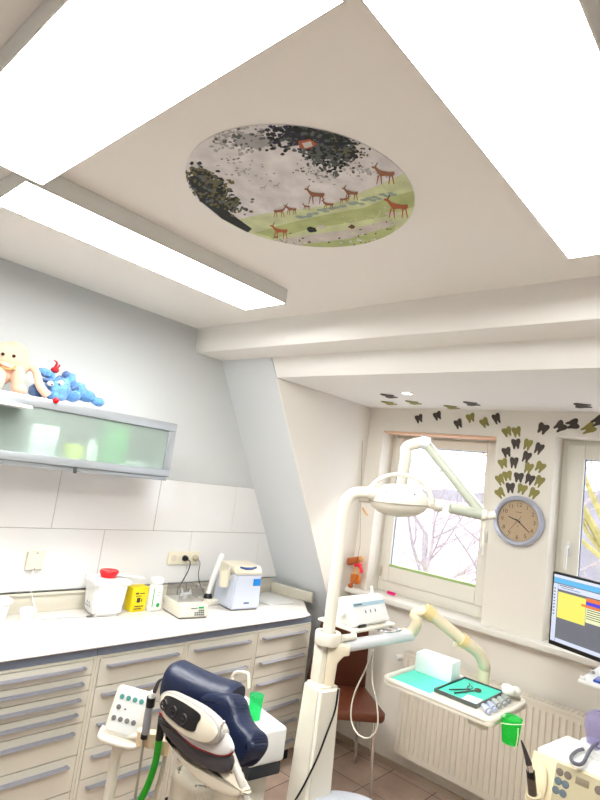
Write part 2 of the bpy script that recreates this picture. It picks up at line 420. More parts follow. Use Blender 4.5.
# ================================================================== BASE CABINETS AND WORKTOP
XF = 0.58
cab_y = [-.587, .413, 1.413, 1.911, 2.413, 2.908]
seps = {0: [.83, .70, .575, .45, .32, .19, .10], 1: [.835, .771, .7035, .641, .572, .437, .289, .10], 2: [.835, .7105, .5815, .4486, .32, .19, .10],
        3: [.835, .6945, .576, .45, .31, .19, .10], 4: [.835, .6945, .576, .42, .309, .19, .10]}
where = ['behind the photographer at the near end of the row', 'with narrow drawers over deeper ones, below the white bucket',
         'directly behind the keypad on its pole', 'directly behind the navy headrest', 'at the far end beside the brown chair']
for i in range(1, 5):
    ya, yb = cab_y[i], cab_y[i+1]
    c = thing('base_cabinet', 'cream drawer cabinet ' + where[i], 'cabinet', (.3, (ya+yb)/2, 0), group=None)
    obj('body', B().box((.015, ya+.001, .085), (XF-.02, yb-.001, .888)), M_cream, c, smooth=False)
    obj('plinth', B().box((.015, ya+.001, 0), (XF-.06, yb-.001, .084)), M_black, c, smooth=False)
    fb = B(); fw_ = .014       # face frame
    fb.box((XF-.02, ya+.001, .085), (XF-.001, ya+fw_, .845)); fb.box((XF-.02, yb-fw_, .085), (XF-.001, yb-.001, .845)); fb.box((XF-.02, ya+fw_, .836), (XF-.001, yb-fw_, .845))
    obj('face_frame', fb, M_cream, c, smooth=False)
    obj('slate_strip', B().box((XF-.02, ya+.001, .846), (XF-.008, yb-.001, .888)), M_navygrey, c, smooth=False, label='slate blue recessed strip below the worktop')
    zs = seps[i]
    for k in range(len(zs)-1):
        d = B().box((XF-.019, ya+fw_+.003, zs[k+1]+.002), (XF+.002, yb-fw_-.003, zs[k]-.002), bev=.0015, seg=1)
        do = obj('drawer', d, M_creamd, c)
        hz = zs[k] - (.026 if zs[k]-zs[k+1] < .09 else .033)
        hb = B(); e = .045
        hb.prism([(0, 0), (.024, .001), (.026, .003), (.02, .0065), (0, .0065)], (yb-ya)-2*e-2*fw_,
                 Matrix(((1, 0, 0, XF+.002), (0, 0, 1, ya+e+fw_), (0, 1, 0, hz-.006), (0, 0, 0, 1))))
        hb.box((XF+.001, yb-e-fw_-.008, hz-.007), (XF+.026, yb-e-fw_+.006, hz+.004), bev=.003); hb.box((XF+.001, ya+e+fw_-.008, hz-.007), (XF+.026, ya+e+fw_+.006, hz+.004), bev=.003)
        obj('handle', hb, M_handle, do)
w = thing('worktop', 'long white worktop with rounded front edge on the drawer cabinets', 'worktop', (.3, 1.5, .87))
prof = [(0, .87), (.585, .87), (.598, .874), (.603, .885), (.598, .896), (.585, .90), (0, .90)]
MXZ = Matrix(((1, 0, 0, 0), (0, 0, 1, 0), (0, 1, 0, 0), (0, 0, 0, 1)))
b = B(); 
b.prism([(.002, .413), (.60, .413), (.60, 2.80), (.585, 2.88), (.53, 2.915), (.38, 3.06), (.30, 3.135), (.002, 3.135)], (.0115), Matrix.Translation((0, 0, .8885)), bev=.005, seg=3)
obj('countertop', b, M_top, w)
b = B(); b.box((.0105, .413, .90), (.032, 3.06, .999), bev=.003); b.box((.0105, .413, .985), (.040, 3.06, .999), bev=.003)
obj('rear_upstand', b, M_cream, w)
b = B(); P0, P1 = V((.03, 3.075, .9)), V((.385, 3.13, .9))
dd = (P1-P0).normalized(); b.box((0, -.002, 0), ((P1-P0).length, .022, .072), fr(P0, dd, z=(0, -.30, 1)), bev=.004)
obj('end_upstand', b, M_cream, w)

# ================================================================== WALL CABINET
ZB, ZTp, XW = 1.662, 1.958, .34
wc = thing('wall_cabinet', 'grey aluminium wall cabinet with a frosted glass flap above the worktop', 'cabinet', (.17, 1.1, ZB))
ya, yb = .30, 1.80
b = B(); b.box((.005, ya, ZB), (XW-.022, yb, ZB+.016)); b.box((.005, ya, ZTp-.016), (XW-.022, yb, ZTp)); b.box((.005, yb-.016, ZB+.016), (XW-.022, yb, ZTp-.016)); b.box((.005, ya, ZB+.016), (XW-.022, ya+.016, ZTp-.016))
b.box((.001, ya, ZB), (.005, yb, ZTp))
obj('body', b, M_cabint, wc, smooth=False)
b = B(); fz = .045
b.box((XW-.02, ya, ZTp-fz), (XW, yb, ZTp), bev=.002); b.box((XW-.02, ya, ZB), (XW, yb, ZB+.038), bev=.002); b.box((XW-.02, yb-.045, ZB+.038), (XW, yb, ZTp-fz), bev=.002); b.box((XW-.02, ya, ZB+.038), (XW, ya+.045, ZTp-fz), bev=.002)
d = obj('flap_frame', b, M_alu, wc)
obj('frosted_pane', B().box((XW-.014, ya+.04, ZB+.034), (XW-.008, yb-.04, ZTp-fz+.004)), M_frost, d, smooth=False)
b = B(); b.box((.01, ya+.02, ZB-.022), (XW-.012, yb-.004, ZB-.001), bev=.003)
obj('light_pelmet', b, M_alu, wc)
obj('latch', B().box((XW-.012, 1.26, ZB-.030), (XW-.002, 1.275, ZB-.001), bev=.002), M_dkmetal, wc)
# what shows through the frosted glass
def ctag(o, l, c): return tag(o, l, c)
zi = ZB+.017
b = B(); b.box((.19, 1.41, zi), (.312, 1.535, zi+.235), bev=.003)
ctag(obj('green_carton', b, mat('green_carton', (.20, .72, .34), .5)), 'tall green carton behind the frosted glass of the wall cabinet', 'carton')
b = B(); b.lathe([(.0, 0), (.045, 0), (.05, .01), (.05, .075), (.035, .09), (0, .092)], TR(.262, 1.27, zi))
ctag(obj('yellow_tub', b, mat('yellow_tub', (.90, .93, .25), .5)), 'low yellow tub behind the frosted glass, left of the green carton', 'tub')
b = B(); b.lathe([(0, 0), (.038, 0), (.038, .09), (.02, .11), (.02, .125), (0, .127)], TR(.26, 1.365, zi))
ctag(obj('white_bottle', b, M_white), 'white bottle behind the frosted glass, in front of the green carton', 'bottle')
b = B(); b.box((.20, 1.04, zi), (.31, 1.17, zi+.16), bev=.006)
ctag(obj('white_carton', b, M_paper), 'white carton behind the frosted glass, left of the yellow tub', 'carton')
b = B(); b.box((.08, 1.57, zi), (.26, 1.70, zi+.05), bev=.003)
ctag(obj('flat_white_box', b, M_paper), 'flat white box at the right end inside the wall cabinet', 'box')
# thin white slab that sticks out from the flap at the left picture edge
b = B(); q = on(0, .345, 0, 408)
b.prism([(0, 0), (.12, 0), (.12, -.37), (.03, -.37), (0, -.31)], .014, TR(.342, .965, 1.892), bev=.003)
tag(obj('white_ledge', b, M_white), 'thin white ledge projecting from the wall cabinet flap at the left edge', 'ledge')

# ================================================================== CEILING LIGHTS
M_panelglow = mat('lit_diffuser', (0.998, 1.0, 0.988), 0.5, emit=PANEL)
M_house = mat('white_light_housing', (.90, .90, .88), .5)
def ceiling_light(x0, x1, y0, y1, label):
    c = thing('ceiling_light', label, 'ceiling light', ((x0+x1)/2, (y0+y1)/2, 2.55), group='flat light panels around the ceiling picture')
    b = B(); t = .004
    b.box((x0, y0, 2.551), (x0+t, y1, H-.001)); b.box((x1-t, y0, 2.551), (x1, y1, H-.001)); b.box((x0+t, y0, 2.551), (x1-t, y0+t, H-.001)); b.box((x0+t, y1-t, 2.551), (x1-t, y1, H-.001))
    b.box((x0+t, y0+t, H-.02), (x1-t, y1-t, H-.001))
    obj('housing', b, M_house, c, smooth=False)
    obj('diffuser', B().box((x0+t, y0+t, 2.551), (x1-t, y1-t, 2.556)), M_panelglow, c, smooth=False)
ceiling_light(.832, 1.118, .545, 1.742, 'long thin lit ceiling panel nearest the wall cabinet')
ceiling_light(1.142, 2.34, .302, .590, 'big lit ceiling panel at the top left, near the photographer')
ceiling_light(2.362, 2.650, .600, 1.735, 'big lit ceiling panel at the top right of the ceiling picture')

# ================================================================== CEILING PICTURE (forest clearing with deer)
def P(x, y, k=0):
    p = on(2, H, x, y); return V((p.x, p.y, H-.002-k*.00009))
PCOL = [(.93, .92, .92), (.86, .89, .70), (.76, .81, .55), (.13, .15, .15), (.38, .40, .40), (.70, .70, .70), (.62, .42, .32), (.44, .30, .24), (.86, .83, .80), (.45, .42, .26), (.20, .19, .28), (.62, .70, .66), (.72, .40, .26)]
pm = []
for i, c in enumerate(PCOL):
    cc = tuple(min(1, v*.93+.02) for v in c)
    pm.append(mat('mural_paint_%d' % i, c, .7, noise_amt=(.22 if i in (0, 1, 2, 8) else .12), noise_scale=14))
pb = B()
_d = on(2, H, 300, 186)-on(2, H, 310.3, 191.5)
cx, cy, rr = 1.752+_d.x, 1.165+_d.y, .355
pb.mi = 0
pb.prism([(cx+rr*math.cos(2*PI*i/96), cy+rr*math.sin(2*PI*i/96)) for i in range(96)], .0015, Matrix.Translation((0, 0, H-.0018)))
def clipped(pts, k, mi):
    """a painted patch, clipped to the round picture"""
    pts = [P(*p) for p in pts]; out = []
    def inside(p): return (p.x-cx)**2+(p.y-cy)**2 <= rr*rr*.998
    n = len(pts); dense = []
    for i in range(n):
        a, c = pts[i], pts[(i+1) % n]; s = max(1, int((a-c).length/.006))
        for j in range(s): dense.append(a.lerp(c, j/s))
    for p in dense:
        v = V((p.x-cx, p.y-cy)); 
        if v.length > rr*.999: v = v.normalized()*rr*.999
        q = V((cx+v.x, cy+v.y, H-.002-k*.00009))
        if not out or (q-out[-1]).length > 1e-4: out.append(q)
    if len(out) > 2:
        pb.mi = mi; pb.poly(out)
# meadow bands
clipped([(222, 222), (260, 214), (300, 209), (330, 204), (350, 196), (380, 184), (405, 172), (418, 178), (418, 215), (380, 245), (330, 250), (280, 246), (245, 236)], 1, 1)
clipped([(255, 232), (290, 222), (330, 213), (365, 207), (390, 196), (414, 190), (414, 206), (385, 216), (350, 222), (310, 228), (275, 238)], 2, 2)
clipped([(272, 240), (310, 234), (350, 229), (385, 220), (398, 222), (380, 236), (340, 246), (300, 246)], 3, 8)
clipped([(300, 244), (350, 238), (396, 224), (392, 236), (350, 248), (310, 248)], 4, 2)
rnd = random.Random(3)
def blob(x, y, rx, ry, k, mi, n=11, jag=.35):
    a0 = rnd.random()*6
    clipped([(x+rx*math.cos(a0+2*PI*i/n)*(1+rnd.uniform(-jag, jag)), y+ry*math.sin(a0+2*PI*i/n)*(1+rnd.uniform(-jag, jag))) for i in range(n)], k, mi)
for i_ in range(26): blob(300+i_*3.8+rnd.uniform(-2, 2), 216-i_*.92+rnd.uniform(-2, 2), 3.5, 1.3, 3+i_*.02, 11)
def foliage(x0, y0, x1, y1, n, r, mis, k0):
    for i in range(n):
        t = rnd.random(); u = rnd.gauss(0, .27); 
        blob(x0+(x1-x0)*t+u*r*2.2, y0+(y1-y0)*t+rnd.gauss(0, .33)*r*1.5, rnd.uniform(.2, .5)*r*.42, rnd.uniform(.2, .5)*r*.3, k0+rnd.random()*3, rnd.choice(mis))
for (x_, y_, rx_, ry_, m_) in ((300, 134, 26, 9, 3), (325, 140, 20, 9, 3), (318, 150, 17, 9, 4), (340, 150, 14, 8, 3), (201, 185, 11, 12, 3), (214, 194, 12, 9, 3), (228, 203, 9, 6, 3), (206, 174, 9, 5, 9), (245, 139, 14, 6, 5), (262, 142, 9, 5, 5)):
    for k_ in range(3): blob(x_+rnd.uniform(-6, 6), y_+rnd.uniform(-3, 3), rx_*.8, ry_*.8, 1.2+k_*.2, m_, 22, .28)
foliage(222, 137, 262, 140, 130, 13, [5, 5, 4], 2)          # grey foliage, upper left
foliage(225, 172, 275, 165, 14, 9, [5, 0, 5], 2)
foliage(275, 135, 345, 135, 420, 15, [3, 3, 4, 10], 6)     # dark tree at the top
foliage(310, 150, 345, 160, 220, 13, [3, 4, 4], 6)
foliage(330, 140, 362, 152, 110, 10, [3, 4, 9], 6)
foliage(300, 165, 335, 175, 60, 9, [5, 4, 5], 4)
foliage(190, 175, 222, 190, 240, 13, [3, 4, 9, 3], 6)     # dark tree lower left
foliage(200, 195, 240, 205, 190, 11, [3, 4, 9], 6)
foliage(362, 165, 380, 175, 20, 8, [5, 5, 0], 3)
foliage(240, 168, 262, 172, 40, 9, [5, 0, 5], 3); foliage(225, 160, 235, 158, 14, 6, [5, 4], 3); foliage(350, 165, 372, 172, 40, 7, [5, 5], 3)
foliage(270, 240, 380, 242, 40, 8, [2, 9, 11, 0], 5); foliage(340, 222, 400, 212, 40, 6, [2, 1, 8], 3)
foliage(352, 235, 390, 228, 22, 7, [9, 2, 1], 5)
clipped([(188, 178), (200, 200), (222, 218), (248, 232), (252, 228), (230, 212), (212, 194), (196, 176)], 8, 3)     # trunk
clipped([(298, 140), (310, 138), (318, 143), (308, 148), (300, 147)], 14, 12)
clipped([(302, 142), (311, 140), (313, 145), (305, 147)], 15, 8)
clipped([(325, 141), (357, 141), (357, 143), (326, 145)], 14, 3)
def deer(x, y, s, d, mi, k=12):
    """a little grazing deer, s pixels-ish long, d = which way the head points"""
    f = lambda px, py: (x+px*s*d, y+py*s)
    clipped([f(-.5, -.20), f(-.2, -.17), f(.2, -.24), f(.42, -.32), f(.60, -.50), f(.80, -.52), f(.86, -.44), f(.66, -.36), f(.48, -.1), f(.32, .08), f(-.05, .04), f(-.3, .10), f(-.5, .0)], k, mi)
    for lx, o in ((-.42, -.1), (-.28, .06), (.25, -.05), (.38, .12)):
        clipped([f(lx, .02), f(lx+.09, .02), f(lx+.07+o, .55), f(lx+.02+o, .55)], k+.5, mi)
    clipped([f(.60, -.48), f(.46, -.72), f(.52, -.74), f(.66, -.5)], k+.5, 7)
deer(386, 174, 17, -1, 6); deer(399, 207, 18, -1, 12); deer(281, 231, 13, -1, 12); deer(317, 195, 15, -1, 6); deer(352, 193, 12, -1, 6)
deer(279, 211, 10, 1, 6); deer(292, 209, 9, -1, 6); deer(329, 204, 9, -1, 6); deer(344, 199, 8, 1, 6)
deer(263, 187, 5, 1, 5); deer(276, 185, 5, 1, 5); deer(307, 206, 6, -1, 6)
blob(312, 229, 6, 2.6, 12, 3); blob(321, 226, 4, 2, 13, 8); blob(352, 226, 3, 2, 12, 7); blob(391, 213, 6, 1.8, 12, 8)
tag(obj('ceiling_picture', pb, pm, smooth=False, origin=(cx, cy, H-.005)), 'round ceiling picture of deer in a misty forest clearing', 'picture')

# ================================================================== TOOTH STICKERS, DOWNLIGHT, CLOCK
TOOTH = [(-.30, .50), (-.12, .44), (0, .36), (.12, .44), (.30, .50), (.44, .42), (.47, .22), (.40, .02), (.33, -.16), (.30, -.36), (.24, -.50), (.14, -.46), (.10, -.34), (.06, -.22), (0, -.16),
         (-.06, -.22), (-.10, -.34), (-.14, -.46), (-.24, -.50), (-.30, -.36), (-.33, -.16), (-.40, .02), (-.47, .22), (-.44, .42)]
G1, G2 = 'tooth-shaped stickers climbing the wall between the windows', 'tooth-shaped stickers on the dormer ceiling'
wallteeth = [(148, 97, 0, 20), (194, 90, 0, 25), (246, 110, 0, 25), (277, 95, 1, 20), (312, 107, 1, 35), (342, 97, 0, 25), (368, 130, 1, 25), (392, 130, 1, 15), (390, 160, 0, 8), (419, 162, 1, -15),
  (447, 172, 0, -22), (367, 181, 0, 18), (416, 193, 0, -20), (358, 209, 1, 22), (385, 207, 0, 0), (421, 221, 1, -18), (450, 218, 1, -28), (369, 240, 1, 15), (397, 244, 0, 0), (424, 249, 0, -18),
  (448, 254, 1, -25), (351, 250, 1, 30), (351, 283, 1, 40), (376, 270, 0, 5), (405, 273, 1, -15), (434, 284, 1, -25), (457, 122, 0, -22), (500, 117, 0, -50), (531, 111, 0, -75), (571, 122, 1, -60), (595, 103, 0, -60)]
desc = ['first from the left in the row over the left window', 'second from the left in the row over the left window', 'third in the row over the left window, set lower', 'fourth in the row over the left window', 'fifth in the row over the left window, hanging lower',
  'sixth and last in the row over the left window', 'left of the olive pair topping the clock column', 'right of the olive pair topping the clock column', 'directly below the olive pair topping the column',
  'right of the dark one below the olive pair', 'at the right edge of the column, highest there', 'at the left edge of the column, highest there', 'right half of the column, below its highest olive one', 'at the left edge of the column, below the highest dark one',
  'mid column, beside the upper left-edge olive one', 'right half of the column, beside a right-edge olive one', 'second from the top at the right edge of the column', 'left half of the column, two rows above the clock', 'centre of the column, two rows above the clock', 'right of centre, two rows above the clock',
  'at the right edge, lowest but one above the clock', 'at the left edge, second row above the clock', 'touching the upper left rim of the clock', 'just above the clock, left of its top', 'just above the clock, right of its top',
  'touching the upper right rim of the clock', 'alone, between the column and the right window row', 'over the right window corner, first of the dark pair', 'second of the dark pair over the right window', 'alone over the right window after the dark pair', 'cut by the right photo edge over the right window']
for i, (tx, ty, c, ang) in enumerate(wallteeth):
    p = on(1, YW, 360+tx/2.5, 380+ty/2.5)
    s = .067 if i > 25 else .061
    M = TR(p.x, YW-.0005, p.z) @ Matrix(((1, 0, 0, 0), (0, 0, -1, 0), (0, 1, 0, 0), (0, 0, 0, 1))) @ Euler((0, 0, R(ang))).to_matrix().to_4x4() @ Matrix.Rotation(PI*0, 4, 'Z')
    flip = rnd.choice([.92, 1.0, 1.06])
    b = B().prism([(q[0]*s*flip, q[1]*s*(2-flip)*1.1) for q in TOOTH], .003, M)
    tag(obj('tooth_sticker', b, [M_toothd, M_toothg][c], origin=(p.x, YW, p.z)), ('dark brown' if not c else 'olive green') + ' tooth sticker ' + desc[i], 'tooth sticker', G1)
cteeth = [(389.6, 396, 0, 'leftmost, above an olive one'), (389.6, 403, 1, 'leftmost, below a dark one'), (414, 402.5, 1, 'by the downlight'), (452, 407, 1, 'third olive one from the left'), (472, 403.6, 0, 'in the middle over the left window'), (583, 405.5, 0, 'far right over the right window')]
for i, (tx, ty, c, dsc) in enumerate(cteeth):
    p = on(2, 2.35, tx, ty); s = .078
    M = TR(p.x, p.y, 2.35-.0005) @ Euler((PI, 0, 0)).to_matrix().to_4x4() @ Euler((0, 0, R(80))).to_matrix().to_4x4()
    b = B().prism([(q[0]*s*2.0, q[1]*s*1.1) for q in TOOTH], .003, M)
    tag(obj('tooth_sticker', b, [M_toothd, M_toothg][c], origin=(p.x, p.y, 2.35)), ('dark brown' if not c else 'olive green') + ' tooth sticker on the dormer ceiling, ' + dsc, 'tooth sticker', G2)
p = on(2, 2.35, 407, 393)
dl = thing('downlight', 'small round recessed downlight in the dormer ceiling above the left window', 'downlight', (p.x, p.y, 2.35))
obj('ring', B().lathe([(.030, -.001), (.042, -.001), (.044, -.004), (.040, -.007), (.030, -.005)], TR(p.x, p.y, 2.35)), M_silver, dl)
obj('bulb', B().lathe([(0, -.003), (.028, -.003), (.028, -.001), (0, -.001)], TR(p.x, p.y, 2.35)), mat('downlight_bulb', (1, .97, .9), .3, emit=4), dl)

p = on(1, YW, 519, 521)
MCk = TR(p.x, YW-.002, p.z) @ Matrix(((1, 0, 0, 0), (0, 0, -1, 0), (0, 1, 0, 0), (0, 0, 0, 1)))   # local xy on the wall, z to the room
ck = thing('wall_clock', 'round wall clock with silver rim and peach dial on the pier between the windows', 'clock', (p.x, YW, p.z))
RC = .150
obj('rim', B().lathe([(RC*.80, .012), (RC*.83, .030), (RC*.92, .038), (RC*.99, .028), (RC, .002), (RC*.80, .002)], MCk, 48), M_clockrim, ck)
obj('dial', B().lathe([(0, .012), (RC*.815, .012), (RC*.815, .006), (0, .006)], MCk, 48), M_clockface, ck)
b = B()
for h in range(1, 13):
    a = R(90-30*h); rr_ = RC*.64
    b.text(str(h), .034, MCk @ TR(rr_*math.cos(a), rr_*math.sin(a), .0135))
for k in range(60):
    a = 2*PI*k/60; r0 = RC*(.74 if k % 5 else .735)
    b.box((r0, -.0006 if k % 5 else -.0012, 0), (RC*.765, .0006 if k % 5 else .0012, .0006), MCk @ TR(0, 0, .0125) @ Euler((0, 0, a)).to_matrix().to_4x4())
b.box((-.018, .050, .0122), (.018, .053, .0128), MCk); b.box((-.006, -.032, .0122), (.006, -.029, .0128), MCk)
obj('numerals', b, M_brownink, ck, smooth=False)
def hand(ang, ln, tail, w, z, name, m):
    a = R(90-ang); h = B().prism([(-tail, -w), (ln*.85, -w*.8), (ln, 0), (ln*.85, w*.8), (-tail, w)], .0015, MCk @ TR(0, 0, z) @ Euler((0, 0, a)).to_matrix().to_4x4())
    obj(name, h, m, ck, smooth=False)
hand(288, .066, .015, .0032, .016, 'hour_hand', M_ink); hand(128, .100, .015, .0024, .019, 'minute_hand', M_ink); hand(216, .095, .036, .0010, .022, 'second_hand', mat('dark_brown_hand', (.30, .22, .16), .5))
obj('glass', B().lathe([(0, .0265), (RC*.82, .0255), (RC*.82, .024), (0, .0245)], MCk, 48), M_clear, ck)

# ================================================================== THINGS ON THE WALL AND WORKTOP
def socket_hole(b, M, r=.019):
    b.lathe([(r, .010), (r, .001), (0, .001)], M, 20)
WALLM = lambda y, z, x=.0086: Matrix.Translation((x, y, z)) @ Matrix(((0, 0, 1, 0), (1, 0, 0, 0), (0, 1, 0, 0), (0, 0, 0, 1)))
s = thing('cable_outlet', 'yellowed square cable outlet on the tiles above the small white cup', 'outlet', (.009, 1.30, 1.12))
obj('plate', B().box((-.044, -.044, 0), (.044, .044, .022), WALLM(1.302, 1.160), bev=.004), M_peachsock, s)
obj('screws', B().box((-.005, .036, .0222), (.005, .040, .0235), WALLM(1.302, 1.160)).box((-.003, -.041, .0222), (.003, -.037, .0235), WALLM(1.302, 1.160)), M_ink, s, smooth=False)
c = B().tube([(.022, 1.30, 1.122), (.024, 1.300, 1.09), (.028, 1.302, 1.03), (.05, 1.32, .96), (.09, 1.325, .925), (.12, 1.30, .91)], .003)
obj('lead', c, M_white, s)
s = thing('triple_socket', 'white triple power socket on the tiles behind the mixer', 'socket', (.009, 2.24, 1.11))
y0_, y1_ = 2.12, 2.365
obj('plate', B().box((y0_, 1.115, 0), (y1_, 1.195, .010), WALLM(0, 0), bev=.004), M_peachsock, s)
for k in range(3):
    yy = y0_+.041+k*.0815; obj('opening', B().lathe([(.021, .0115), (.018, .0118), (.017, .0105), (0, .0105)], WALLM(yy, 1.155), 20), mat('socket_white', (.86, .82, .74), .4), s)
k1 = thing('black_plug', 'black plug with its cable in the middle opening of the triple socket', 'plug', (.02, 2.24, 1.155))
obj('plug_body', B().lathe([(0, .012), (.018, .012), (.018, .025), (.012, .040), (0, .044)], WALLM(2.243, 1.155), 20), M_black, k1)
obj('cable', B().tube([(.050, 2.243, 1.153), (.075, 2.25, 1.14), (.07, 2.25, 1.09), (.06, 2.23, 1.03), (.07, 2.19, .97), (.12, 2.17, .93), (.17, 2.16, .906)], .0032), M_black, k1)
k2 = thing('grey_plug', 'beige plug with a grey cable in the right opening of the triple socket', 'plug', (.02, 2.325, 1.155))
obj('plug_body', B().lathe([(0, .012), (.018, .012), (.018, .028), (.012, .042), (0, .046)], WALLM(2.325, 1.155), 20), mat('beige_plug', (.72, .68, .60), .5), k2)
obj('cable', B().tube([(.052, 2.325, 1.153), (.075, 2.33, 1.13), (.07, 2.335, 1.06), (.07, 2.36, 1.0), (.08, 2.39, .95), (.10, 2.40, .915)], .003), M_greykey, k2)

ZC = .9005
# white bin at left edge
b = thing('white_container', 'white plastic container with a lid on the worktop at the left edge', 'container', (.12, 1.13, .9))
obj('tub_body', B().lathe([(0, 0), (.062, 0), (.075, .088), (.078, .09), (0, .092)], TR(.12, 1.10, ZC), 32), M_white, b)
obj('lid', B().lathe([(.083, .093), (.083, .103), (.06, .112), (0, .114)], TR(.12, 1.10, ZC), 32), M_white, b)
b = thing('small_white_cup', 'small white round pot with a thin wire on the worktop below the outlet', 'pot', (.12, 1.29, .9))
obj('pot_body', B().lathe([(0, 0), (.026, 0), (.030, .012), (.030, .030), (.036, .034), (.037, .050), (.030, .056), (0, .057)], TR(.135, 1.262, ZC), 28), M_white, b)
obj('wire', B().tube([(.16, 1.31, .906), (.17, 1.36, .9035), (.17, 1.44, .9035), (.18, 1.50, .9035), (.19, 1.55, .904)], .0018), M_vial, b)
obj('wire_clip', B().box((.185, 1.545, .9015), (.20, 1.575, .909), bev=.002), M_greykey, b)
# white bucket with red flap
MB = TR(.155, 1.652, ZC, R(-8)) @ Matrix.Diagonal((1.12, 1.16, 1.36, 1))
t = thing('waste_bucket', 'white lidded bucket with a red flap on the worktop', 'bucket', (.20, 1.635, .9))
b = B(); b.prism([(-.075, -.075), (.075, -.075), (.075, .075), (-.075, .075)], .001, MB)
def taper_box(b, M, w0, w1, h, bev=.012):
    bb = bmesh.new(); bmesh.ops.create_cube(bb, size=1)
    for v in bb.verts:
        w = w1 if v.co.z > 0 else w0; v.co = V((v.co.x*2*w[0], v.co.y*2*w[1], h if v.co.z > 0 else 0))
    bmesh.ops.bevel(bb, geom=bb.edges[:], offset=bev, segments=3, affect='EDGES')
    b.merge(bb, M)
b = B(); taper_box(b, MB, (.062, .066), (.074, .080), .135, .014); obj('bucket_body', b, M_white, t)
b = B(); b.box((-.079, -.085, .118), (.079, .085, .140), MB, bev=.008); obj('lid', b, M_white, t)
b = B(); b.lathe([(0, .141), (.034, .141), (.044, .162), (.040, .168), (0, .164)], MB @ TR(.0, .0, 0), 24); obj('red_flap', b, M_redlid, t)
b = B(); b.box((-.02, .0, .0), (.02, .155, .006), MB @ TR(.01, .02, .150, 0, R(-6)), bev=.003); obj('white_flap', b, M_white, t)
b = B(); b.prism([(-.040, .108), (-.005, .085), (-.005, .099), (-.040, .120)], .0008, MB @ TR(.0, -.0725, 0) @ Matrix(((1, 0, 0, 0), (0, 0, 1, 0), (0, 1, 0, 0), (0, 0, 0, 1))))
for k in range(5): b.box((-.035+k*.012, -.0712, .03+k % 2*.012), (-.029+k*.012, -.0705, .038+k % 2*.014), MB)
obj('print', b, M_navyp, t, smooth=False)
# yellow box
MY = TR(.150, 1.850, ZC, R(0)) @ Matrix.Diagonal((1, .88, 1.28, 1))
t = thing('yellow_box', 'yellow sharps box with black print between the bucket and the bottle', 'box', (.215, 1.835, .9))
b = B(); taper_box(b, MY @ TR(0, 0, 0), (.035, .052), (.037, .058), .098, .004); obj('box_body', b, M_yel, t)
b = B()
for (ya_, yb_, za, zb) in [(-.035, -.012, .075, .082), (-.005, .03, .076, .080), (-.020, .004, .040, .060), (.012, .018, .042, .056), (-.030, .034, .022, .026), (-.034, .020, .012, .015), (-.03, .01, .066, .069)]:
    b.box((.0372, ya_, za), (.0382, yb_, zb), MY)
obj('print', b, M_ink, t, smooth=False)
obj('lid', B().box((-.038, -.06, .0985), (.038, .06, .104), MY, bev=.002), M_yel, t)
# bottle
t = thing('spray_bottle', 'white flat bottle with a green stripe on the worktop', 'bottle', (.215, 1.945, .9))
MBo = TR(.190, 1.945, ZC, R(0)) @ Matrix.Diagonal((1, 1.12, 1.16, 1))
b = B(); b.prism([(-.034, 0), (.034, 0), (.038, .01), (.035, .115), (.026, .128), (-.026, .128), (-.035, .115), (-.038, .01)], .042, MBo @ TR(.021, 0, 0) @ Matrix(((0, 0, -1, 0), (1, 0, 0, 0), (0, 1, 0, 0), (0, 0, 0, 1))), bev=.008, seg=3); obj('bottle_body', b, M_white, t)
b = B(); b.box((-.024, -.031, .124), (.024, .031, .160), MBo, bev=.012, seg=3); obj('cap', b, M_white, t)
b = B(); b.box((.0212, -.024, .025), (.0222, -.019, .112), MBo); b.lathe([(0, .0215), (.010, .0215), (.010, .0225), (0, .0225)], MBo @ TR(0, .012, .030) @ Matrix(((0, 0, 1, 0), (1, 0, 0, 0), (0, 1, 0, 0), (0, 0, 0, 1))), 16)
b.box((.0212, .0, .088), (.0222, .018, .090), MBo); b.box((.0212, .0, .076), (.0222, .014, .078), MBo)
obj('print', b, M_grn, t, smooth=False)
# mixer (capsule shaker)
RZm = R(-9); MM = TR(.310, 2.085, ZC, RZm)
t = thing('capsule_mixer', 'small cream mixer with a clear hood and keypad on the worktop', 'mixer', (.315, 2.06, .9))
b = B(); b.prism([(-.12, .006), (.088, .006), (.098, .012), (.088, .072), (.05, .078), (-.12, .078)], .176, MM @ TR(0, .088, 0) @ Matrix(((1, 0, 0, 0), (0, 0, -1, 0), (0, 1, 0, 0), (0, 0, 0, 1))), bev=.004)
obj('housing', b, M_unit, t)
obj('base_plate', B().box((-.118, -.086, 0), (.094, .086, .007), MM, bev=.002), M_greykey, t)
b = B()
def open_box(b, M, x0, x1, y0, y1, z0, z1, th=.002):
    b.box((x0, y0, z0), (x0+th, y1, z1), M); b.box((x1-th, y0, z0), (x1, y1, z1), M); b.box((x0, y0, z0), (x1, y0+th, z1), M); b.box((x0, y1-th, z0), (x1, y1, z1), M); b.box((x0, y0, z1-th), (x1, y1, z1), M)
open_box(b, MM, -.115, .045, -.080, .080, .079, .150); obj('clear_hood', b, M_clear, t, smooth=False)
b = B(); b.cyl(MM @ V((-.03, -.0, .079)), MM @ V((-.03, 0, .105)), .016); b.tube([MM @ V((-.03, -.035, .10)), MM @ V((-.03, .035, .11))], .009, smooth=0); b.tube([MM @ V((-.03, -.02, .10)), MM @ V((-.03, -.028, .135))], .006, smooth=0); b.tube([MM @ V((-.03, .02, .10)), MM @ V((-.03, .03, .132))], .006, smooth=0)
obj('capsule_arm', b, M_white, t)
b = B(); FM = MM @ TR(.0955, 0, .042, 0, 0, R(-8))
b.box((-.001, .028, .012), (.002, .060, .022), FM); obj('display', b, M_grn, t, smooth=False)
b = B()
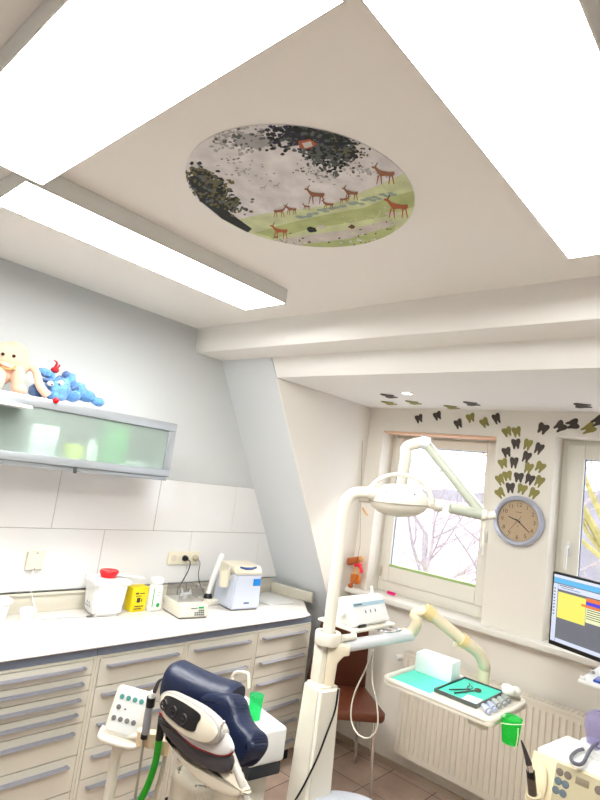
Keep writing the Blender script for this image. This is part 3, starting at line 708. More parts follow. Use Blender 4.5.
for r_ in range(3):
    for c_ in range(5):
        if r_ == 0 and c_ < 2: continue
        b.box((-.001, .004+c_*.013, -.002-r_*.011), (.003, .012+c_*.013, .004-r_*.011), FM)
b.box((-.001, -.02, .013), (.002, .02, .016), FM)
obj('keys', b, M_bluekey, t, smooth=False)
# curing light on its charger
t = thing('curing_light', 'white wand-shaped curing light standing in its charger', 'curing light', (.16, 2.38, .9))
b = B(); b.box((.085, 2.335, .9005), (.215, 2.425, .935), bev=.008); obj('charger', b, M_unit, t)
b = B(); b.lathe([(0, 0), (.030, 0), (.026, .016), (.016, .028), (0, .030)], TR(.16, 2.365, .936)); obj('cradle', b, M_black, t)
b = B(); b.tube([(.16, 2.362, .955), (.158, 2.385, 1.04), (.156, 2.41, 1.11), (.155, 2.425, 1.16), (.15, 2.442, 1.203)], lambda u: .015+.006*math.sin(u*PI*.9), n=14); obj('wand', b, M_white, t)
# centrifuge-like thermal box
RZb = R(-8); MX = TR(.265, 2.510, ZC, RZb) @ Matrix.Diagonal((1.1, 1.17, 1.19, 1))
t = thing('sterilizer_box', 'pale blue box-shaped device with a cream lid and blue handle strip', 'device', (.27, 2.50, .9))
b = B()
bb = bmesh.new(); bmesh.ops.create_cube(bb, size=1)
for v in bb.verts:
    k = .94 if v.co.z > 0 else 1; v.co = V((v.co.x*.20*k, v.co.y*.185*k, .008+(.175 if v.co.z > 0 else 0)))
bmesh.ops.bevel(bb, geom=bb.edges[:], offset=.008, segments=3, affect='EDGES'); b.merge(bb, MX)
obj('housing', b, M_bluegrey, t)
obj('foot_plate', B().box((-.09, -.083, 0), (.09, .083, .009), MX, bev=.002), M_greykey, t)
b = B(); b.prism([(-.088, .183), (.094, .183), (.096, .190), (.070, .222), (-.06, .228), (-.088, .218)], .178, MX @ TR(0, .089, 0) @ Matrix(((1, 0, 0, 0), (0, 0, -1, 0), (0, 1, 0, 0), (0, 0, 0, 1))), bev=.008, seg=3)
obj('lid', b, M_beige, t)
b = B(); LM = MX @ TR(.083, 0, .207, 0, 0, R(50))
b.prism([(-.055, .006), (-.02, -.004), (.02, -.004), (.055, .006), (.055, .016), (.02, .010), (-.02, .010), (-.055, .016)], .003, LM @ Matrix(((0, -1, 0, 0), (1, 0, 0, 0), (0, 0, 1, 0), (0, 0, 0, 1))), bev=.001)
obj('handle_strip', b, M_navyp, t)
b = B(); b.box((.0955, .032, .125), (.0985, .080, .160), MX, bev=.001); obj('blue_sticker', b, M_blue, t)
b = B(); b.box((.0998, -.015, .036), (.1012, .018, .042), MX); obj('badge', b, M_navyp, t, smooth=False)
b = B(); b.lathe([(0, 0), (.026, 0), (.032, .085), (.030, .085), (.0245, .003), (0, .003)], MX @ TR(.045, -.125, .115), 24); obj('side_cup', b, M_beige, t)
b = B(); b.box((.035, -.10, .15), (.055, -.085, .175), MX); obj('cup_bracket', b, M_beige, t)
b = B().tube([MX @ V((.045, -.125, .125)), MX @ V((.06, -.105, .22))], .005, smooth=0); obj('stylus', b, M_white, t)
# tray on the counter end
b = B(); b.prism([(.06, 2.72), (.33, 2.76), (.345, 2.97), (.30, 3.02), (.06, 3.0)], .008, Matrix.Translation((0, 0, ZC)), bev=.003)
tag(obj('flat_tray', b, M_white), 'thin flat white tray on the worktop beside the sloping wall', 'tray')

# ================================================================== PLUSH TOYS
def plush(name, b, m, parent, vox=.006, disp=.004, label=None, scale=.03):
    o = obj(name, b, m, parent, label)
    rm = o.modifiers.new('remesh', 'REMESH'); rm.mode = 'VOXEL'; rm.voxel_size = vox; rm.use_smooth_shade = True
    sm = o.modifiers.new('smooth', 'SMOOTH'); sm.iterations = 4; sm.factor = .6
    if disp:
        tx = bpy.data.textures.get('fur_clumps') or bpy.data.textures.new('fur_clumps', 'CLOUDS'); tx.noise_scale = scale
        dm = o.modifiers.new('fur', 'DISPLACE'); dm.texture = tx; dm.strength = disp; dm.mid_level = .5; dm.texture_coords = 'LOCAL'
    return o
M_peach = mat('peach_plush', (.88, .71, .61), .9, sheen=.4, bump=.3, bump_scale=200)
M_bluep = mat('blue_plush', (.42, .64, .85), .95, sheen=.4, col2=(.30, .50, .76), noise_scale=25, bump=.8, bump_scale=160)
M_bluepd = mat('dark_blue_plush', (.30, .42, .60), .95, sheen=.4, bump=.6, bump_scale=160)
# toys sit on the cabinet top; side view coordinates taken on the plane x = .27
ZCt = ZTp+.001
def c2(x, y, dx=.27): return on(0, dx, x, y)
pt = c2(10, 375); t = thing('peach_plush_toy', 'peach long-limbed plush toy with black bead eyes on top of the wall cabinet', 'plush toy', (.24, pt.y, ZCt))
b = B()
PS = 1.12
def E2(px, py, dx, rpx, rpy, rx, rot=0):
    """ellipsoid centred where the toy part sits; radii in metres"""
    p = c2(px, py, dx); b.ellR(p, (rx*PS, rpx*PS, rpy*PS), (rot, 0, 0))
E2(5, 357, .20, .085, .06, .06); E2(14, 352, .20, .055, .045, .055); E2(-8, 352, .20, .05, .045, .05)
E2(22, 364, .22, .03, .055, .035)
E2(18, 379, .26, .027, .050, .032, 0); E2(19, 389, .26, .030, .022, .034)
E2(-2, 379, .26, .026, .05, .03); E2(2, 372, .20, .05, .05, .04)
p0, p1, p2, p3 = c2(28, 364, .23), c2(36, 372, .26), c2(40, 386, .30), c2(48, 396, .315)
b.tube([p0, p1, p2, p3], lambda u: .016+.006*u, n=10)
plush('body', b, M_peach, t, disp=.002)
b = B(); pp = c2(8, 366, .262); b.ellR(pp, (.018, .036, .012), (R(-12), 0, 0)); obj('muzzle', b, mat('peach_muzzle', (.93, .78, .66), .8), t)
for q in ((3, 354), (14, 356)): obj('eye', B().ell(c2(q[0], q[1], .270), (.008, .008, .008)), M_black, t)
b = B(); b.tube([c2(2, 367, .28), c2(9, 369.5, .283), c2(16, 366, .28)], .003); obj('mouth', b, mat('mouth_thread', (.84, .62, .35), .7), t)

PS = 1.3
pt = c2(65, 388); t = thing('blue_plush_toy', 'blue plush dog with red nose and red hair tuft lying on the wall cabinet', 'plush toy', (.26, pt.y, ZCt))
b = B()
E2(57, 389, .27, .046, .044, .05); E2(56, 396, .29, .036, .022, .03); E2(68, 380, .25, .026, .032, .03, R(-25)); E2(46, 373, .25, .034, .016, .025, R(-8))
E2(77, 390, .24, .034, .032, .04); E2(86, 396, .24, .034, .024, .04); E2(98, 402, .27, .025, .018, .026); E2(72, 396, .28, .03, .022, .03)
plush('body', b, M_bluep, t, vox=.005, disp=.009, scale=.012)
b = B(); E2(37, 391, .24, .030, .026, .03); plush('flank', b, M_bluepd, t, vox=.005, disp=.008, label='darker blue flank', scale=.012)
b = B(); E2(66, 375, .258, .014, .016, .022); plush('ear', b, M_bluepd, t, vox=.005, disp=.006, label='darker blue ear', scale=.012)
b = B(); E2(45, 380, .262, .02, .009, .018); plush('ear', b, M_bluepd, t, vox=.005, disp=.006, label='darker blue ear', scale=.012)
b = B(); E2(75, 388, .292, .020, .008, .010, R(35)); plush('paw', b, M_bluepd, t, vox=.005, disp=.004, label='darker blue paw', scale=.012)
b = B(); b.ell(c2(56, 400.5, .342), (.014, .014, .014)); obj('nose', b, M_redlid, t)
b = B(); b.ell(c2(55, 370, .27), (.015, .019, .015)); b.tube([c2(55, 368, .27), c2(57, 363, .27), c2(54, 360, .27)], lambda u: .006*(1-u)+.0015); b.tube([c2(57, 369, .27), c2(60, 365, .27)], .004, smooth=0)
obj('hair_tuft', b, mat('dark_red_hair', (.62, .08, .12), .8), t)
for q, q2 in (((50.5, 383.5), (52, 384.5)), ((61, 383), (59.5, 384))):
    eo = obj('eye', B().ell(c2(q[0], q[1], .322), (.012, .015, .012)), M_white, t)
    obj('pupil', B().ell(c2(q2[0], q2[1], .3335), (.004, .0045, .004)), M_black, eo)
b = B(); b.tube([c2(56.5, 378, .318), c2(59.5, 376, .318), c2(62, 377.5, .316)], .003); obj('brow', b, M_bluepd, t)

# hanging wooden giraffe figure, small feather charm, pink magnet
t = thing('hanging_giraffe', 'orange-brown wooden giraffe puppet hanging beside the left window', 'toy', (.62, YW-.10, 1.04))
YG = YW-.07
g = lambda x, y: on(1, YG, 340+x/10, 540+y/10)
M_or = mat('orange_wood', (.86, .50, .16), .5, col2=(.70, .33, .10), noise_scale=60); M_brw = mat('orange_brown_wood', (.72, .38, .18), .5)
b = B(); b.cyl(g(95, 215), g(190, 200), .027, .025); b.ell(g(95, 215), (.028, .014, .027)); obj('head', b, M_brw, t)
b = B(); b.ell(g(212, 190), (.022, .012, .022)); b.cyl(g(182, 150), g(182, 178), .0025); obj('ear', b, mat('tan_wood', (.85, .66, .42), .5), t)
b = B(); b.tube([g(150, 250), g(175, 245), g(205, 260)], .016); b.tube([g(200, 262), g(215, 300), g(212, 330)], .011); obj('scarf', b, mat('pink_scarf', (.90, .20, .30), .7), t)
b = B(); b.tube([g(145, 270), g(143, 340)], .008, smooth=0); b.tube([g(185, 270), g(188, 345)], .009, smooth=0); obj('neck_rods', b, mat('pale_tan_wood', (.90, .66, .38), .5), t)
b = B(); c_ = g(155, 390); b.box((c_.x-.036, YG-.016, c_.z-.032), (c_.x+.036, YG+.016, c_.z+.032), bev=.006); obj('body', b, M_or, t)
b = B(); b.ell(g(105, 455), (.021, .016, .017)); b.tube([g(125, 430), g(108, 450)], .006, smooth=0); obj('foot', b, M_brw, t)
b = B(); b.tube([g(180, 150), g(200, 60), on(1, YG, 361.5, 470), on(1, YG, 363, 425), V((on(1, YG, 363, 425).x, YG, 2.349))], .0012, n=6, smooth=0); obj('string', b, M_greykey, t)
t = thing('feather_charm', 'tiny tan feather charm hanging on a thread below the lamp pole bend', 'charm', tuple(on(1, YW-.12, 364, 512)))
f_ = lambda x, y: on(1, YW-.12, x, y)
b = B(); b.tube([f_(362.5, 507), f_(364.5, 511), f_(368, 516)], lambda u: .003+.010*math.sin(PI*min(1, u*.9+.05)), flat=.4); obj('feather', b, mat('tan_feather', (.80, .60, .38), .7), t)
tp = f_(362.5, 507); b = B().tube([tp, (tp.x, tp.y, 2.349)], .001, n=6, smooth=0); obj('thread', b, M_paper, t)
p = on(1, YW+.085, 392, 586)
b = B().box((-.033, -.009, 0), (.033, .009, .020), TR(p.x, p.y+.0, 1.0305, R(-6)), bev=.004)
tag(obj('pink_clip', b, mat('pink_plastic', (.93, .10, .50), .4)), 'pink bar-shaped clip lying on the sill of the left window', 'clip')

# ================================================================== RADIATOR
x0, x1, z0, z1, ya, yb = 1.045, 2.80, .150, .750, 3.30, 3.385
t = thing('radiator', 'cream panel radiator with ribbed front under the windows', 'radiator', ((x0+x1)/2, 3.34, z0))
pts = []; nn = 52; pw = (x1-x0)/nn
b = B()
zs_ = [z0, z0+.03, z0+.045, z1-.055, z1-.04, z1-.02]
cols = []
for i in range(nn):
    xa = x0+i*pw
    for (dx, dep) in ((0, 1), (.30, 1), (.38, 0), (.92, 0)): cols.append((xa+dx*pw, dep))
cols.append((x1, 1))
gridv = []
for (xx, dep) in cols:
    col_ = []
    for zi_, zz in enumerate(zs_):
        flat = zi_ in (0, 1, 4, 5)
        col_.append(b.bm.verts.new((xx, ya + (0 if (flat or not dep) else .009), zz)))
    gridv.append(col_)
for i in range(len(gridv)-1):
    for j in range(len(zs_)-1): b.bm.faces.new((gridv[i][j], gridv[i+1][j], gridv[i+1][j+1], gridv[i][j+1]))
obj('front_panel', b, M_radi, t)
b = B(); b.box((x0, ya, z1-.02), (x1, ya+.004, z1+.0), bev=.0015); b.box((x0-.002, ya+.0095, z0), (x0+.004, yb, z1)); b.box((x1-.004, ya+.0095, z0), (x1+.002, yb, z1)); b.box((x0, ya+.055, z0), (x1, yb-.002, z1-.02)); 
obj('casing', b, M_radi, t)
b = B()
nb = 70
for i in range(nb):
    xa = x0+.01+i*(x1-x0-.02)/nb; b.box((xa, ya+.004, z1-.004), (xa+.0215, yb-.004, z1+.0005))
obj('top_grille', b, M_radi, t, smooth=False)
b = B(); b.tube([(x0-.04, YW-.001, .70), (x0-.04, 3.345, .70), (x0-.003, 3.345, .70)], .009, smooth=0)
obj('pipe', b, M_radi, t)
b = B(); b.lathe([(0, 0), (.018, 0), (.020, .02), (.016, .05), (0, .052)], fr((x0-.04, 3.345, .70), (0, 0, 1), z=(-.2, -1, 0))); obj('valve', b, M_white, t)

# ================================================================== BROWN CHAIR
MC_ = fr((.84, 2.965, 0), (.65, .76, 0), z=(0, 0, 1))       # local x = right along the back, local y = backwards
t = thing('side_chair', 'brown leather chair with thin chrome legs between the cabinets and the radiator', 'chair', (.84, 2.965, 0), 0)
# seat: local -y is the front
b = B(); b.prism([(-.20, -.23), (.20, -.23), (.225, -.19), (.20, .20), (-.20, .20), (-.225, -.19)], .05, MC_ @ TR(0, 0, .425), bev=.015, seg=3); obj('seat', b, M_brown, t)
b = B(); nx, nz = 8, 10; vs = []
b.prism([(-.195, 0), (.195, 0), (.175, .28), (.145, .47), (.10, .50), (-.10, .50), (-.145, .47), (-.175, .28)], .028, MC_ @ TR(0, .20, .475, 0, R(99)), bev=.009, seg=3)
obj('backrest', b, M_brownd, t)
for sx, sy in ((-1, -1), (1, -1), (-1, 1), (1, 1)):
    b = B(); b.tube([MC_ @ V((sx*.165, sy*.165, .43)), MC_ @ V((sx*.19, sy*.19 + (.02 if sy > 0 else 0), .004))], .0105, smooth=0, n=14)
    b.cyl(MC_ @ V((sx*.19, sy*.19+(.02 if sy > 0 else 0), 0)), MC_ @ V((sx*.19, sy*.19+(.02 if sy > 0 else 0), .015)), .0125)
    obj('leg', b, M_chrome, t)
b = B()
for s_ in (-1, 1): b.tube([MC_ @ V((s_*.165, -.165, .42)), MC_ @ V((s_*.165, .17, .42)), MC_ @ V((s_*.16, .205, .47)), MC_ @ V((s_*.14, .245, .70))], .009, smooth=0)
obj('back_frame', b, M_chrome, t)

# ================================================================== DENTAL UNIT (column, arms, shelf, tray)
PX, PY = 1.575, 1.774
UNIT = t = thing('dental_unit', 'ivory dental unit column with swivel arms and an instrument tray', 'dental unit', (PX, PY, 0))
b = B()
bb = bmesh.new(); bmesh.ops.create_cube(bb, size=1)
for v in bb.verts:
    k = .053 if v.co.z > 0 else .075; v.co = V((v.co.x*2*k, v.co.y*2*k, 1.005 if v.co.z > 0 else 0.02))
bmesh.ops.bevel(bb, geom=bb.edges[:], offset=.012, segments=3, affect='EDGES'); RZc = R(-12)
b.merge(bb, TR(PX, PY, 0, RZc)); obj('column', b, M_unit, t)
b = B(); b.box((-.10, -.10, 0), (.12, .12, .04), TR(PX, PY, 0), bev=.015, seg=3); obj('floor_base', b, M_unit, t)
b = B(); b.box((-.046, -.030, 0), (.012, .030, .16), TR(PX, PY, 1.0, RZc), bev=.012); obj('collar_post', b, M_unit, t)
# yellowish gusset beside the post below the arm
b = B(); b.prism([(-.008, 0), (.030, 0), (.034, .09), (.055, .118), (.075, .122), (.075, .158), (-.008, .158)], .034, fr((PX+.016, PY-.0, 1.0), (.78, .62, 0), y=(0, 0, 1)) @ TR(0, 0, -.017), bev=.005); obj('arm_gusset', b, mat('unit_aged', (.88, .84, .74), .4), t)
b = B(); b.lathe([(.030, -.022), (.048, -.022), (.050, -.018), (.050, .018), (.048, .022), (.030, .022)], TR(PX, PY, 1.170), 36); obj('swivel_ring', b, M_unit, t)
# tray arm: silver bar, elbow up, yellowed sloping arm, down to the tray
A0 = V((PX+.03, PY+.02, 1.140)); A1 = at(411, 635, 2.40); A2 = at(415, 615, 2.39); A3 = at(427, 611, 2.38); A4 = at(466, 643, 2.36); A5 = at(478, 652, 2.36); A6 = V((at(483, 680, 2.36).x, at(483, 680, 2.36).y, 1.03))
b = B().tube([A0, A0.lerp(A1, .5), A1], .0235, smooth=0, n=16); obj('horizontal_arm', b, M_silver, t)
b = B().tube([A1+V((-.03, -.03, 0)), A1+V((0, 0, .006)), at(417, 622, 2.38), A2+V((0, 0, .004)), A3], .0235, n=14, smooth=5); obj('lower_elbow', b, M_ivory2, t, label='yellowed elbow')
b = B().cyl(A3+(A3-A4).normalized()*.012, A3+(A4-A3).normalized()*.03, .030, n=20); obj('joint_band', b, M_yellowed, t, label='deep yellow joint band'); b = B().cyl(A4+(A3-A4).normalized()*.025, A4, .030, n=20); obj('joint_band', b, M_yellowed, t, label='deep yellow joint band')
b = B().tube([A3, A4], .0245, smooth=0, n=16); obj('spring_arm', b, M_ivory2, t)
b = B().tube([A4, A5, at(484, 664, 2.36), A6+V((0, 0, .02)), V((A6.x, A6.y, .985))], .0255, n=14, smooth=5); obj('upper_elbow', b, M_ivory2, t)
b = B().tube([A4.lerp(A3, .25)+V((0, 0, -.03)), A4.lerp(A3, .25)+V((0, 0, -.045))], .011, smooth=0); obj('arm_knob', b, M_ivory2, t)
# tray
TX0, TX1, TY0, TY1, TZ = 1.632, 2.104, 2.093, 2.455, 1.0
b = B(); b.box((TX0, TY0, TZ-.024), (TX1, TY1, TZ-.008), bev=.012, seg=3)
rimw = .016
def ringbox(b, x0, x1, y0, y1, z0, z1, w, bev):
    b.box((x0, y0, z0), (x1, y0+w, z1), bev=bev); b.box((x0, y1-w, z0), (x1, y1, z1), bev=bev); b.box((x0, y0, z0), (x0+w, y1, z1), bev=bev); b.box((x1-w, y0, z0), (x1, y1, z1), bev=bev)
rc = .03
def rrect(x0, x1, y0, y1, r, n=6):
    o = []
    for (cx_, cy_, a0) in ((x1-r, y0+r, -90), (x1-r, y1-r, 0), (x0+r, y1-r, 90), (x0+r, y0+r, 180)):
        for k in range(n+1): a = R(a0+90*k/n); o.append((cx_+r*math.cos(a), cy_+r*math.sin(a)))
    return o
b = B(); b.prism(rrect(TX0, TX1, TY0, TY1, rc), .018, TR(0, 0, TZ-.030), bev=.004)
b.tube([V((p[0], p[1], TZ-.010)) for p in rrect(TX0+.008, TX1-.008, TY0+.008, TY1-.008, rc)], .011, smooth=0, closed=True, n=10)
obj('tray', b, M_unit, t)
b = B(); b.lathe([(0, 0), (.03, 0), (.034, .01), (.034, .03), (0, .03)], TR(A6.x-.0, A6.y-.09, TZ-.061)); b.box((A6.x-.03, A6.y-.12, TZ-.045), (A6.x+.03, A6.y+.02, TZ-.031), bev=.004); obj('tray_mount', b, M_unit, t)
b = B(); b.lathe([(0, 0), (.036, 0), (.038, .026), (0, .028)], TR(2.03, 2.15, TZ-.059)); obj('tray_knob', b, M_unit, t)
# ring bracket for the shelf + shelf with printer
SH = at(357, 636, 2.25)
b = B(); q0 = at(338, 642, 2.12); b.tube([V((PX+.04, PY+.03, 1.175)), V((PX+.05, PY+.10, 1.175)), V((1.56, 1.96, 1.175))], .013, smooth=0, flat=1); obj('shelf_bracket', b, M_unit, t)
zS = 1.185
sx = V((.87, .49, 0)).normalized()
MS = TR(1.53, 2.035, 1.185)
b = B(); b.box((-.10, -.155, 0), (.095, .14, .012), MS, bev=.004); obj('side_shelf', b, M_unit, t)
# lamp pole and arms
zb_ = 1.735
bend = [V((PX, PY, 1.15)), V((PX, PY, 1.50)), V((PX, PY, 1.655)), V((PX+.008, PY+.008, 1.70)), V((PX+.030, PY+.027, 1.727)), V((PX+.072, PY+.065, 1.735))]
L = V((1.725, 1.930, 1.722))      # lamp centre
b = B(); b.tube([bend[0], bend[1]], .0235, smooth=0, n=20); b.tube(bend[1:], .0235, smooth=6, n=20)
obj('lamp_pole', b, M_unit, t)
b = B(); b.cyl(bend[5]+V((-.005, -.005, 0)), bend[5]+V((.05, .045, .0)), .030, n=20); b.lathe([(0, 0), (.016, 0), (.018, .012), (0, .016)], TR(bend[5].x+.015, bend[5].y+.01, 1.762)); obj('pole_joint', b, M_unit, t)
# rear riser behind the lamp, then spring arm out to the right
K0 = at(400, 497, 2.36); K1 = at(407, 447, 2.36); K2 = at(424, 442, 2.34); K3 = at(483, 515, 2.20); K4 = at(450, 508, 2.20)
b = B(); b.tube([bend[5]+V((.04, .036, 0)), K0+V((-.03, -.03, -.0)), K0, K0+V((0, 0, .04)), K1+V((0, 0, -.05)), K1, K2], .0245, n=14, smooth=4); obj('riser', b, M_unit, t)
b = B(); b.cyl(K2+V((-.012, -.01, 0)), K2+V((.015, .013, -.006)), .029, n=20); obj('top_joint', b, M_silver, t)
M_sage = mat('pale_sage_arm', (.72, .74, .68), .35)
b = B(); b.tube([K2, K3], .021, smooth=0, n=16, flat=.9); obj('spring_arm', b, M_sage, t)
b = B(); b.tube([K2.lerp(K3, .03)+V((.012, .0, .016)), K2.lerp(K3, .95)+V((.012, .0, .016))], .006, smooth=0); obj('arm_cover_strip', b, M_silver, t)
b = B(); b.ell(K3, (.024, .024, .024)); b.cyl(K3+V((0, 0, -.008)), K3+V((.035, .03, .006)), .016); b.tube([K3+V((.006, .006, -.02)), K3+V((.006, .006, -.12))], .006, smooth=0); obj('end_joint', b, M_unit, t)
b = B(); b.tube([K3, K4], .021, smooth=0, n=16); obj('yoke_arm', b, M_sage, t)
b = B(); 
for dx in (-.016, .016): b.tube([K0+V((dx, dx, .09)), K0+V((dx, dx, .05)), K0+V((dx*1.3, dx*1.2, -.01))], .0035)
obj('lamp_cables', b, M_black, t)
# thin black cable running down the column
b = B().tube([(PX+.062, PY+.02, 1.0), (PX+.066, PY+.01, .93), (PX+.070, PY-.03, .86), (PX+.066, PY-.066, .78), (PX+.03, PY-.075, .68), (PX-.02, PY-.082, .56), (PX-.05, PY-.09, .40)], .0035)
obj('black_cable', b, M_black, t)
# white loop of hose below the arm
lp = lambda x, y: on(1, 2.12, x, y)
b = B().tube([lp(372, 650), lp(366, 668), lp(354, 695), lp(351, 718), lp(357, 733), lp(368, 738), lp(377, 728), lp(377, 705), lp(372, 680), lp(373, 650)], .0035); obj('hose_loop', b, M_unit, t)
# cup holder under the tray end: wire
# lamp head
t2 = thing('operating_lamp', 'oval ivory operating lamp with a hoop handle in front of the left window', 'lamp', tuple(L+V((0, 0, -.06))))
ax = V((.735, .675, .045)).normalized(); ML = fr(L, ax, z=(0, 0, 1))
b = B(); b.lathe([(.0, -.118), (.020, -.115), (.040, -.103), (.058, -.078), (.069, -.045), (.074, 0), (.069, .045), (.058, .078), (.040, .103), (.020, .115), (0, .118)], ML @ Matrix(((0, 0, 1, 0), (1, 0, 0, 0), (0, .90, 0, 0), (0, 0, 0, 1))), 40)
obj('lamp_body', b, M_unit, t2)
b = B(); b.tube([ML @ V((.1175*math.cos(a), (.0745)*math.sin(a), -.012)) for a in [2*PI*k/48 for k in range(48)]], .0022, smooth=0, closed=True, n=6); obj('seam', b, mat('seam_grey', (.66, .64, .60), .5), t2)
b = B()
for q in ((-.062, -.048), (.048, -.054)):
    b.cyl(ML @ V((q[0], q[1], .022)), ML @ V((q[0], q[1]-.008, .031)), .004)
obj('screws', b, M_greykey, t2)
b = B(); b.tube([ML @ V((.130*math.cos(a)-.000, -.015, -.004+.106*math.sin(a))) for a in [PI*k/20 for k in range(21)]], .0085, smooth=0, n=12); obj('hoop_handle', b, M_unit, t2)
b = B(); b.cyl(ML @ V((-.158, 0, -.0)), ML @ V((-.110, 0, 0)), .021, n=18); obj('swivel_cap', b, M_unit, t2); b = B(); b.cyl(ML @ V((.110, 0, -.006)), ML @ V((.140, 0, -.006)), .017, n=18); b.cyl(ML @ V((.1401, 0, -.006)), ML @ V((.172, 0, -.006)), .024, n=18); obj('swivel_cap', b, M_unit, t2)
# printer / film device on the shelf
MP = MS @ TR(.0, .0, .0125, R(0))
t = thing('film_device', 'white tabletop device with sloping front and pale blue label strip on the swivel shelf', 'device', tuple(MS @ V((0, 0, .0125))))
b = B(); b.prism([(-.062, 0), (.068, 0), (.080, .012), (.032, .100), (.0, .106), (-.062, .080)], .25, MP @ TR(0.0, .118, 0) @ Matrix(((1, 0, 0, 0), (0, 0, -1, 0), (0, 1, 0, 0), (0, 0, 0, 1))), bev=.006, seg=3)
obj('housing', b, M_white, t)
b = B(); b.cyl(MP @ V((.01, -.128, .045)), MP @ V((.01, -.150, .045)), .013); obj('rear_hump', b, M_white, t)
FP = MP @ TR(.0565, 0, .0565) @ Euler((0, R(-28.6), 0)).to_matrix().to_4x4() @ TR(.0015, 0, 0)
b = B(); b.box((-.001, -.120, .020), (.0012, .110, .034), FP); obj('label_strip', b, mat('pale_blue_label', (.66, .78, .84), .5), t, smooth=False)
b = B(); b.box((.0012, -.112, .024), (.0018, -.06, .030), FP); b.box((.0012, -.05, -.01), (.0018, -.044, .002), FP); b.box((.0012, -.015, -.01), (.0018, -.009, .002), FP); b.box((.0012, .02, -.01), (.0018, .026, .002), FP); obj('print', b, M_bluekey, t, smooth=False)
b = B(); b.box((.068, -.112, .001), (.0825, -.06, .012), MP, bev=.003); obj('slot', b, M_black, t)
b = B(); b.tube([MP @ V((.0, .082, .09)), MP @ V((-.02, .10, .13))], .006, smooth=0); obj('antenna', b, M_white, t)
# shiny forceps bracket in front of shelf
b = B(); q = MS @ V((.12, -.02, 0))
b.tube([MS @ V((.06, .02, -.006)), MS @ V((.12, .04, -.008)), MS @ V((.125, .10, -.010)), MS @ V((.13, .13, -.006)), MS @ V((.08, .12, -.006))], .004)
b.tube([MS @ V((.09, .02, -.010)), MS @ V((.10, .02, -.030)), MS @ V((.11, .04, -.038)), MS @ V((.12, .06, -.02))], .003)
b.tube([MS @ V((.05, .04, -.006)), MS @ V((.08, .06, -.006)), MS @ V((.11, .09, -.01))], .0035)
tag(obj('chrome_hook', b, M_chrome), 'bent chrome wire hook under the front of the swivel shelf', 'hook')

# ---------------- things on the tray
b = B(); b.box((TX0+.022, TY0+.020, TZ-.0115), (TX0+.200, TY1-.020, TZ-.0100)); tag(obj('turquoise_paper', b, M_turq, smooth=False), 'turquoise paper liner on the left half of the instrument tray', 'paper')
b = B(); zt = TZ-.0095
MT = TR(1.735, 2.355, zt, R(3))
b.box((-.078, -.034, 0), (.092, .058, .080), MT, bev=.004, seg=2)
tag(obj('tissue_box', b, M_paper), 'plain white cardboard box standing on the instrument tray', 'box')
# metal instrument tray with turquoise paper
MI = TR(1.937, 2.305, zt, R(0)) @ Matrix.Diagonal((1.16, 1.08, 1, 1))
t = thing('instrument_dish', 'flat steel dish lined with turquoise paper on the right half of the tray', 'dish', (1.945, 2.245, zt))
b = B(); b.box((-.085, -.125, 0), (.062, .12, .004), MI, bev=.001)
for (a0, a1, a2, a3) in ((-.088, -.084, -.128, .123), (.061, .065, -.128, .123)): b.box((a0, a2, 0), (a1, a3, .014), MI)
b.box((-.084, -.128, 0), (.061, -.124, .014), MI); b.box((-.084, .119, 0), (.061, .123, .014), MI)
obj('dish', b, M_dkmetal, t, smooth=False)
b = B(); b.box((-.082, -.120, .0045), (.059, .116, .0095), MI @ TR(0, 0, .0, 0, R(0), R(-1.0))); obj('paper_liner', b, M_turqd, t, smooth=False)
b = B(); b.box((.0, -.115, .0105), (.052, -.055, .0122), MI @ Euler((0, 0, R(4))).to_matrix().to_4x4()); tag(obj('cotton_pad', b, M_paper, smooth=False), 'small white pad lying on the turquoise lined steel dish', 'pad')
def inst(p, q, name, label, mirror=False):
    o = thing(name, label, 'instrument', tuple(MI @ V((p[0], p[1], .0105))))
    b = B().tube([MI @ V((p[0], p[1], .0145)), MI @ V((q[0], q[1], .0145))], .0028, smooth=0, n=8); obj('handle', b, M_dkmetal, o)
    if mirror: b = B().lathe([(0, 0), (.0125, 0), (.0125, .003), (0, .003)], MI @ TR(q[0]+.004, q[1]+.008, .0135, 0, R(15)), 20); obj('mirror_head', b, mat('mirror_brown', (.42, .38, .34), .15, metal=.6), o)
    else: b = B().tube([MI @ V((q[0], q[1], .0145)), MI @ V((q[0]+.004, q[1]+.010, .018)), MI @ V((q[0]-.003, q[1]+.018, .022))], .0016); obj('tip', b, M_dkmetal, o)
inst((-.025, -.10), (.004, .012), 'mouth_mirror', 'dental mirror with round head lying on the steel dish', True)
inst((-.052, -.085), (-.012, .0), 'dental_probe', 'dark steel probe on the steel dish, left of the mirror')
inst((-.008, -.05), (-.030, .02), 'tweezers', 'crossed steel tweezers on the steel dish beside the mirror head')
# row of vials at the right end
for k in range(5):
    yy = 2.165+k*.048; xx = 2.050+.002*(k % 2)
    M_ = TR(xx, yy, zt, 0) @ TR(0, 0, .0155) @ Euler((0, R(78), R(150))).to_matrix().to_4x4()
    o = thing('syringe_nozzle', 'clear instrument nozzle in the rack at the right end of the tray', 'nozzle', (xx, yy, zt), group='row of clear nozzles on the tray end')
    obj('barrel', B().lathe([(0, -.024), (.009, -.024), (.011, -.01), (.010, .014), (.007, .021), (0, .023)], M_, 14), M_vial if k > 1 else mat('lilac_clear', (.72, .76, .88), .2), o)
    obj('ring', B().lathe([(.0098, -.018), (.0112, -.014), (.0098, -.010)], M_, 14), M_greykey, o)
